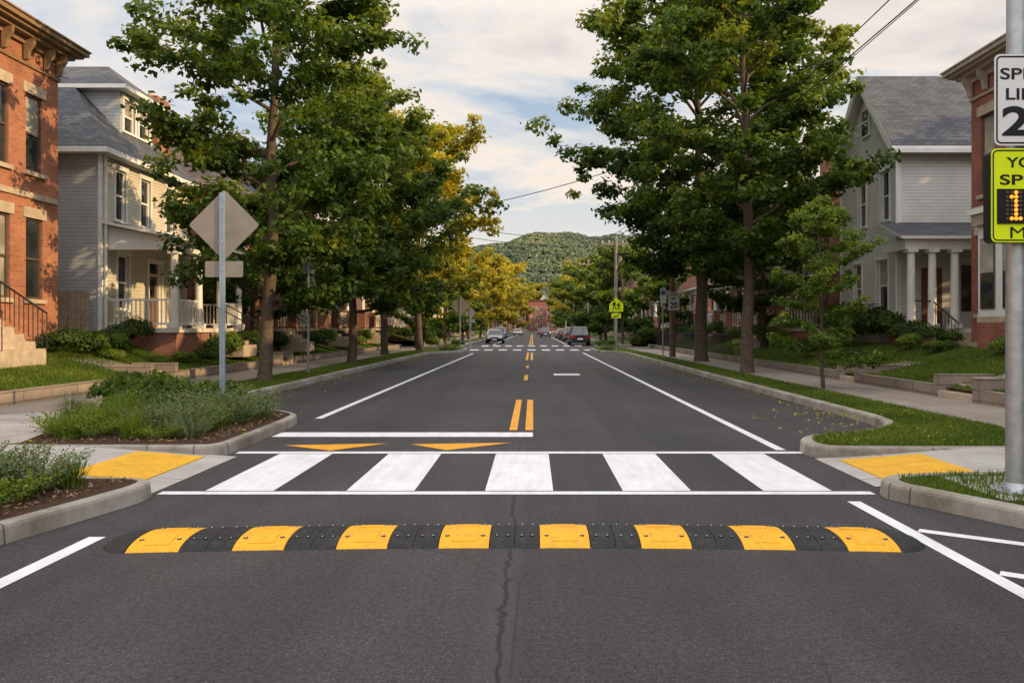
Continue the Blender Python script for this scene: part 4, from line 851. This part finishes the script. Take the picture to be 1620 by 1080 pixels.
def school(x,y):
    e=empty('school_crossing_sign'); B=MB(); B.box(x-.04,x+.04,y+.02,y+.06,.1,3.7,'galv'); B.obj('post',e); B=MB()
    zc=3.15; plate(B,[(x-.46,zc-.46),(x+.46,zc-.46),(x+.46,zc+.02),(x,zc+.48),(x-.46,zc+.02)],y,y+.01,'signY','alu')
    plate(B,rr_poly(x,2.42,.62,.32,.03),y,y+.01,'signY','alu')
    for k,(ox,s) in enumerate(((-.13,1.0),(.16,.8))):
        Y=y-.003; zb=zc-.36; f=lambda P:[(x+ox+a*s,Y,zb+b*s) for a,b in P]
        B.poly(f([(.055*math.cos(t),.60+.055*math.sin(t)) for t in np.linspace(0,6.28,10,False)]),'signK')
        B.poly(f([(-.06,.27),(.06,.27),(.08,.52),(-.07,.52)]),'signK'); B.poly(f([(-.06,.27),(.0,.27),(-.08,0),(-.15,0)]),'signK'); B.poly(f([(.0,.27),(.06,.27),(.16,.03),(.09,.0)]),'signK'); B.poly(f([(.07,.5),(.09,.44),(.18,.33),(.15,.30),(.06,.4)]),'signK'); B.poly(f([(-.07,.5),(-.06,.4),(-.15,.28),(-.18,.31)]),'signK')
    Y=y-.003; B.poly([(x+.2,Y,2.5),(x-.1,Y,2.38),(x-.07,Y,2.32),(x+.22,Y,2.45)],'signK'); B.poly([(x-.2,Y,2.31),(x-.03,Y,2.31),(x-.12,Y,2.45)],'signK')
    B.obj('sign_plate',e)
school(5.5,52.5)
def pole(x,y,h,r,mat,arm=True):
    B=MB(); B.cyl((x,y,0),(x,y,h),r,r*.7,14,mat)
    if arm:
        B.box(x-1.1,x+1.1,y-.05,y+.05,h-.6,h-.48,mat)
        for d in (-1,-.5,.5,1): B.cyl((x+d,y,h-.48),(x+d,y,h-.3),.035,.025,8,'signW')
        B.cyl((x+.28,y,h-2.1),(x+.28,y,h-1.3),.17,.17,12,'alu')
    return B
B=pole(6.05,58,8.3,.15,'woodG'); B.obj('utility_pole')
B=pole(7.05,40.2,9.2,.16,'wood',False); B.obj('utility_pole')
B=pole(7.0,-6,9.4,.15,'wood'); B.obj('utility_pole'); B=pole(-8.4,60.6,10.6,.14,'wood'); B.obj('utility_pole')
for (x,y,h) in ((6.4,92,9.5),(6.4,125,9.5),(6.6,160,9.5),(6.6,200,9.5),(-7.6,150,9.5),(-7.3,190,9.5)): pole(x,y,h,.14,'woodG').obj('utility_pole')
e=empty('speed_limit_sign'); x,y=7.05,40.0; B=MB(); plate(B,rr_poly(x+.02,2.95,.58,.92,.05),y-.02,y-.01,'signW','alu'); ringp(B,x+.02,2.95,.55,.89,.04,.015,y-.023,'signK'); B.obj('sign_plate',e)
text('SPEED',x+.02,3.28,.42,.13,y-.025,'signK',e); text('LIMIT',x+.02,3.08,.34,.13,y-.025,'signK',e); text('20',x+.02,2.75,.38,.32,y-.025,'signK',e,.03)
B=MB(); B.cyl((6.45,39.5,.1),(6.45,39.5,3.6),.035,.035,8,'galv'); plate(B,rr_poly(6.45,3.2,.3,.75,.03),39.44,39.45,'signW','alu'); B.box(6.35,6.55,39.43,39.438,3.25,3.45,'signB'); B.obj('parking_sign')
B=MB(); plate(B,[(5.9,2.4),(6.3,2.8),(5.9,3.2),(5.5,2.8)],89.9,89.91,'signA','alu'); B.cyl((5.9,89.95,.1),(5.9,89.95,3.2),.04,.04,6,'galv'); B.obj('warning_sign')
def wire(P,q,sag,r,B,n=18):
    P=Vector(P);q=Vector(q);pv=P
    for i in range(1,n+1):
        t=i/n; c=P.lerp(q,t); c.z-=sag*4*t*(1-t); B.cyl(pv,c,r,r,4,'iron',False); pv=c
B=MB()
wire((7.0,-6,9.2),(7.6,40.2,9.0),.8,.017,B); wire((7.9,-6,9.1),(8.0,40.2,9.1),.7,.020,B); wire((7.0,-6,8.4),(7.05,40.2,8.3),.8,.012,B)
for d,zz in ((-1,8.0),(.5,8.0),(0,7.0)): wire((7.05,40.2,zz+.9),(6.05+d,58,zz),.35,.02,B); wire((6.05+d,58,zz),(6.4+d,92,zz+1),.7,.02,B); wire((6.4+d,92,zz+1),(6.4+d,125,zz+1),.7,.025,B); wire((6.4+d,125,zz+1),(6.6+d,160,zz+1),.7,.03,B)
wire((-8.4,60.6,10.3),(7.05,40.2,10.6),.5,.025,B); wire((-8.4,60.6,9.8),(6.05,58,8.1),.4,.02,B); wire((-8.4,60.6,9.2),(6.05,58,7.6),.5,.02,B)
wire((-7.6,150,9.2),(6.6,160,9.0),.5,.03,B); wire((12.7,28.4,7.2),(7.05,40.2,8.4),.3,.012,B)
B.obj('power_line')
B=MB()
for yy in np.arange(36,58,.16): B.box(9.0,9.02,yy,yy+.02,.3,1.4,'iron')
B.box(8.995,9.025,36,58,1.3,1.34,'iron');B.box(8.995,9.025,36,58,.5,.54,'iron'); B.obj('iron_fence')

# ======================================================= cars
def car(name,loc,rot,col,kind='sedan',L=4.6,Wd=1.82):
    key='paint_%d'%len(M); m,nt,b,o=base('car_paint',.28,.35,.6); b.inputs['Base Color'].default_value=c4(col); b.inputs['Coat Weight'].default_value=.6; M[key]=m
    e=empty(name,loc); e.rotation_euler=(0,0,rot); B=MB(); h=L/2; w=Wd/2; suv=kind=='suv'
    hb=1.02 if suv else .90; top=1.72 if suv else 1.43
    st=[(-h,.42,hb-.10,w*.80),(-h+.10,.30,hb-.02,w*.94),(-h*.65,.24,hb+.03,w),(0,.24,hb,w),(h*.45,.24,hb-.02,w),(h*.75,.26,hb-.10,w*.98),(h-.16,.30,hb-.20,w*.92),(h,.40,hb-.32,w*.78)]
    rings=[]
    for y,zb,zs,ww in st: rings.append([(-ww*.9,y,zb),(-ww,y,zb+.14),(-ww*1.0,y,zs-.18),(-ww*.93,y,zs-.03),(-ww*.8,y,zs+.02),(0,y,zs+.05),(ww*.8,y,zs+.02),(ww*.93,y,zs-.03),(ww,y,zs-.18),(ww,y,zb+.14),(ww*.9,y,zb)])
    for i in range(len(rings)-1):
        for k in range(10): B.poly([rings[i][k],rings[i][k+1],rings[i+1][k+1],rings[i+1][k]],key,True)
        B.poly([rings[i][0],rings[i+1][0],rings[i+1][10],rings[i][10]],'rubber')
    B.poly(rings[0],key); B.poly(list(reversed(rings[-1])),key); B.obj('body',e)
    B=MB(); yb0,yb1=(-h+.12,-h+.42) if suv else (-h+.55,-h+1.15); yf0,yf1=h*.42,h*.10
    lo=[(-w*.86,yb0,hb),(w*.86,yb0,hb),(w*.86,yf0,hb-.03),(-w*.86,yf0,hb-.03)]; hi=[(-w*.68,yb1,top-.04),(w*.68,yb1,top-.04),(w*.68,yf1,top-.03),(-w*.68,yf1,top-.03)]
    for k in range(4): B.poly([lo[k],lo[(k+1)%4],hi[(k+1)%4],hi[k]],'cglass')
    B.obj('windows',e); B=MB()
    B.hexa([(-w*.7,yb1-.06,top-.05),(w*.7,yb1-.06,top-.05),(w*.7,yf1+.05,top-.05),(-w*.7,yf1+.05,top-.05),(-w*.6,yb1+.1,top+.02),(w*.6,yb1+.1,top+.02),(w*.6,yf1-.1,top+.02),(-w*.6,yf1-.1,top+.02)],key)
    for s in (-1,1):
        for a,bb,tk in ((0,0,.09),(3,3,.07)):
            p=Vector(lo[a]);q=Vector(hi[bb]); p.x=abs(p.x)*s;q.x=abs(q.x)*s; B.beam(p,q,tk,tk,key)
        B.beam((s*w*.865,-.15,hb),(s*w*.69,-.15,top-.03),.05,.1,key)
        B.box(s*w*.92,s*(w+.16),yf0-.25,yf0-.12,hb+.0,hb+.15,key)
    B.obj('roof_and_pillars',e); B=MB()
    for s in (-1,1):
        for y in (-h*.60,h*.62):
            B.cyl((s*(w-.2),y,.33),(s*(w+.012),y,.33),.33,.33,18,'rubber'); B.cyl((s*(w+.005),y,.33),(s*(w+.02),y,.33),.2,.18,12,'alu')
    B.obj('wheels',e); B=MB()
    for s in (-1,1):
        B.box(s*w*.50,s*w*.86,-h-.012,-h+.08,hb-.34,hb-.10,'tail'); B.box(s*w*.45,s*w*.80,h-.08,h+.015,.55,.68,'head')
    B.box(-w*.42,w*.42,h-.03,h+.01,.42,.66,'rubber'); B.box(-w*.8,w*.8,-h-.02,-h+.05,.32,.46,'rubber'); B.box(-.26,.26,-h-.03,-h-.01,.55,.68,'signW'); B.box(-.26,.26,h+.012,h+.02,.40,.5,'signW')
    B.obj('lights_and_bumpers',e)
car('parked_car',(-3.95,84,0),math.pi,(.10,.14,.19),'sedan'); car('parked_car',(-4.9,100,0),math.pi,(.5,.5,.5),'sedan'); car('parked_suv',(4.35,75.5,0),0.0,(.02,.022,.035),'suv',4.7,1.95)
car('parked_car',(2.2,140,0),0,(.06,.08,.12),'suv'); car('parked_suv',(-4.9,118,0),math.pi,(.3,.3,.32),'suv'); car('parked_car',(-3.2,170,0),math.pi,(.6,.6,.58),'sedan')
car('parked_car',(-5.2,127,0),math.pi,(.35,.04,.03),'sedan'); car('parked_car',(-5.2,134,0),math.pi,(.12,.12,.13),'sedan'); car('parked_suv',(4.6,98,0),0,(.25,.25,.26),'suv'); car('parked_car',(4.6,112,0),0,(.04,.05,.09),'sedan'); car('parked_car',(4.6,128,0),0,(.5,.48,.45),'sedan'); car('parked_car',(1.9,185,0),0,(.1,.1,.11),'sedan')

# ======================================================= sky & sun
sd=Vector((.94,-.33,0)).normalized(); el=math.radians(21); sun=Vector((sd.x*math.cos(el),sd.y*math.cos(el),math.sin(el)))
L=bpy.data.lights.new('sun','SUN'); L.energy=5.0; L.angle=math.radians(.6); L.color=(1.0,.70,.36)
o=bpy.data.objects.new('sun',L); o.rotation_euler=sun.to_track_quat('Z','Y').to_euler(); sc.collection.objects.link(o)
w=bpy.data.worlds.new('World'); sc.world=w; w.use_nodes=True; nt=w.node_tree; nt.nodes.clear()
out=nn(nt,'ShaderNodeOutputWorld'); sky=nn(nt,'ShaderNodeTexSky'); sky.sky_type='NISHITA'; sky.sun_disc=False; sky.sun_elevation=el; sky.sun_rotation=math.atan2(sd.x,sd.y); sky.air_density=1.0; sky.dust_density=1.5
tc=coords(nt,'Generated'); sp=nn(nt,'ShaderNodeSeparateXYZ'); nt.links.new(tc,sp.inputs[0])
# sky boosted overhead and behind the view, added as unseen fill light
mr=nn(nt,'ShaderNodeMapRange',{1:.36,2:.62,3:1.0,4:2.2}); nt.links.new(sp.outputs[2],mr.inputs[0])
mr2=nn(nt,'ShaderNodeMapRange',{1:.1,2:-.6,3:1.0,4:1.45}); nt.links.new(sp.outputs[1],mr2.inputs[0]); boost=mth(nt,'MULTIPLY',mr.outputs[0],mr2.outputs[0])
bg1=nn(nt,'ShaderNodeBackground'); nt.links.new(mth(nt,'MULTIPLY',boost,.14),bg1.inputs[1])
nt.links.new(mix(nt,.6,sky.outputs[0],(3.9,4.75,5.7)),bg1.inputs[0])
zz=mth(nt,'ADD',mth(nt,'MAXIMUM',sp.outputs[2],0.0),.16)
cb=nn(nt,'ShaderNodeCombineXYZ'); nt.links.new(mth(nt,'DIVIDE',sp.outputs[0],zz),cb.inputs[0]); nt.links.new(mth(nt,'DIVIDE',sp.outputs[1],zz),cb.inputs[1])
mp=nn(nt,'ShaderNodeMapping'); mp.inputs['Location'].default_value=(5.4,.6,0); mp.inputs['Scale'].default_value=(.8,1.0,1); nt.links.new(cb.outputs[0],mp.inputs[0])
n1=nn(nt,'ShaderNodeTexNoise',{'Scale':1.6,'Detail':10,'Roughness':.57,'Distortion':.3}); nt.links.new(mp.outputs[0],n1.inputs['Vector'])
mask=ramp(nt,n1.outputs['Fac'],[(.40,(0,0,0)),(.55,(1,1,1))])
hor=ramp(nt,sp.outputs[2],[(.0,(1,1,1)),(.27,(0,0,0))])
mask2=mth(nt,'MAXIMUM',mask,mth(nt,'MULTIPLY',hor,.9))
cc=ramp(nt,n1.outputs['Fac'],[(.44,(1.0,.94,.87)),(.54,(.95,.86,.78)),(.70,(.64,.61,.62))])
cc=mix(nt,mth(nt,'MULTIPLY',hor,.9),cc,(1.10,.92,.70))
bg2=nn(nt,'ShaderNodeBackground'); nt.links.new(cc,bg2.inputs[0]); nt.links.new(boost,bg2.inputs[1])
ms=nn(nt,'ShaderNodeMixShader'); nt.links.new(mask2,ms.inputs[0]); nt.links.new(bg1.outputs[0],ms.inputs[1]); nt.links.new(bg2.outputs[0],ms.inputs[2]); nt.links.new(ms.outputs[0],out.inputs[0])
# ======================================================= camera
cd=bpy.data.cameras.new('camera'); cd.lens=28; cd.sensor_width=36; cd.shift_x=-33/1620; cd.shift_y=-21/1620; cd.clip_end=4000; cd.clip_start=.1
c=bpy.data.objects.new('camera',cd); c.location=(0,0,1.6); c.rotation_euler=(math.radians(90),0,0); sc.collection.objects.link(c); sc.camera=c
sc.view_settings.view_transform='Standard'; sc.view_settings.look='None'; sc.view_settings.exposure=0; sc.view_settings.gamma=1
print('done',len(bpy.data.objects))
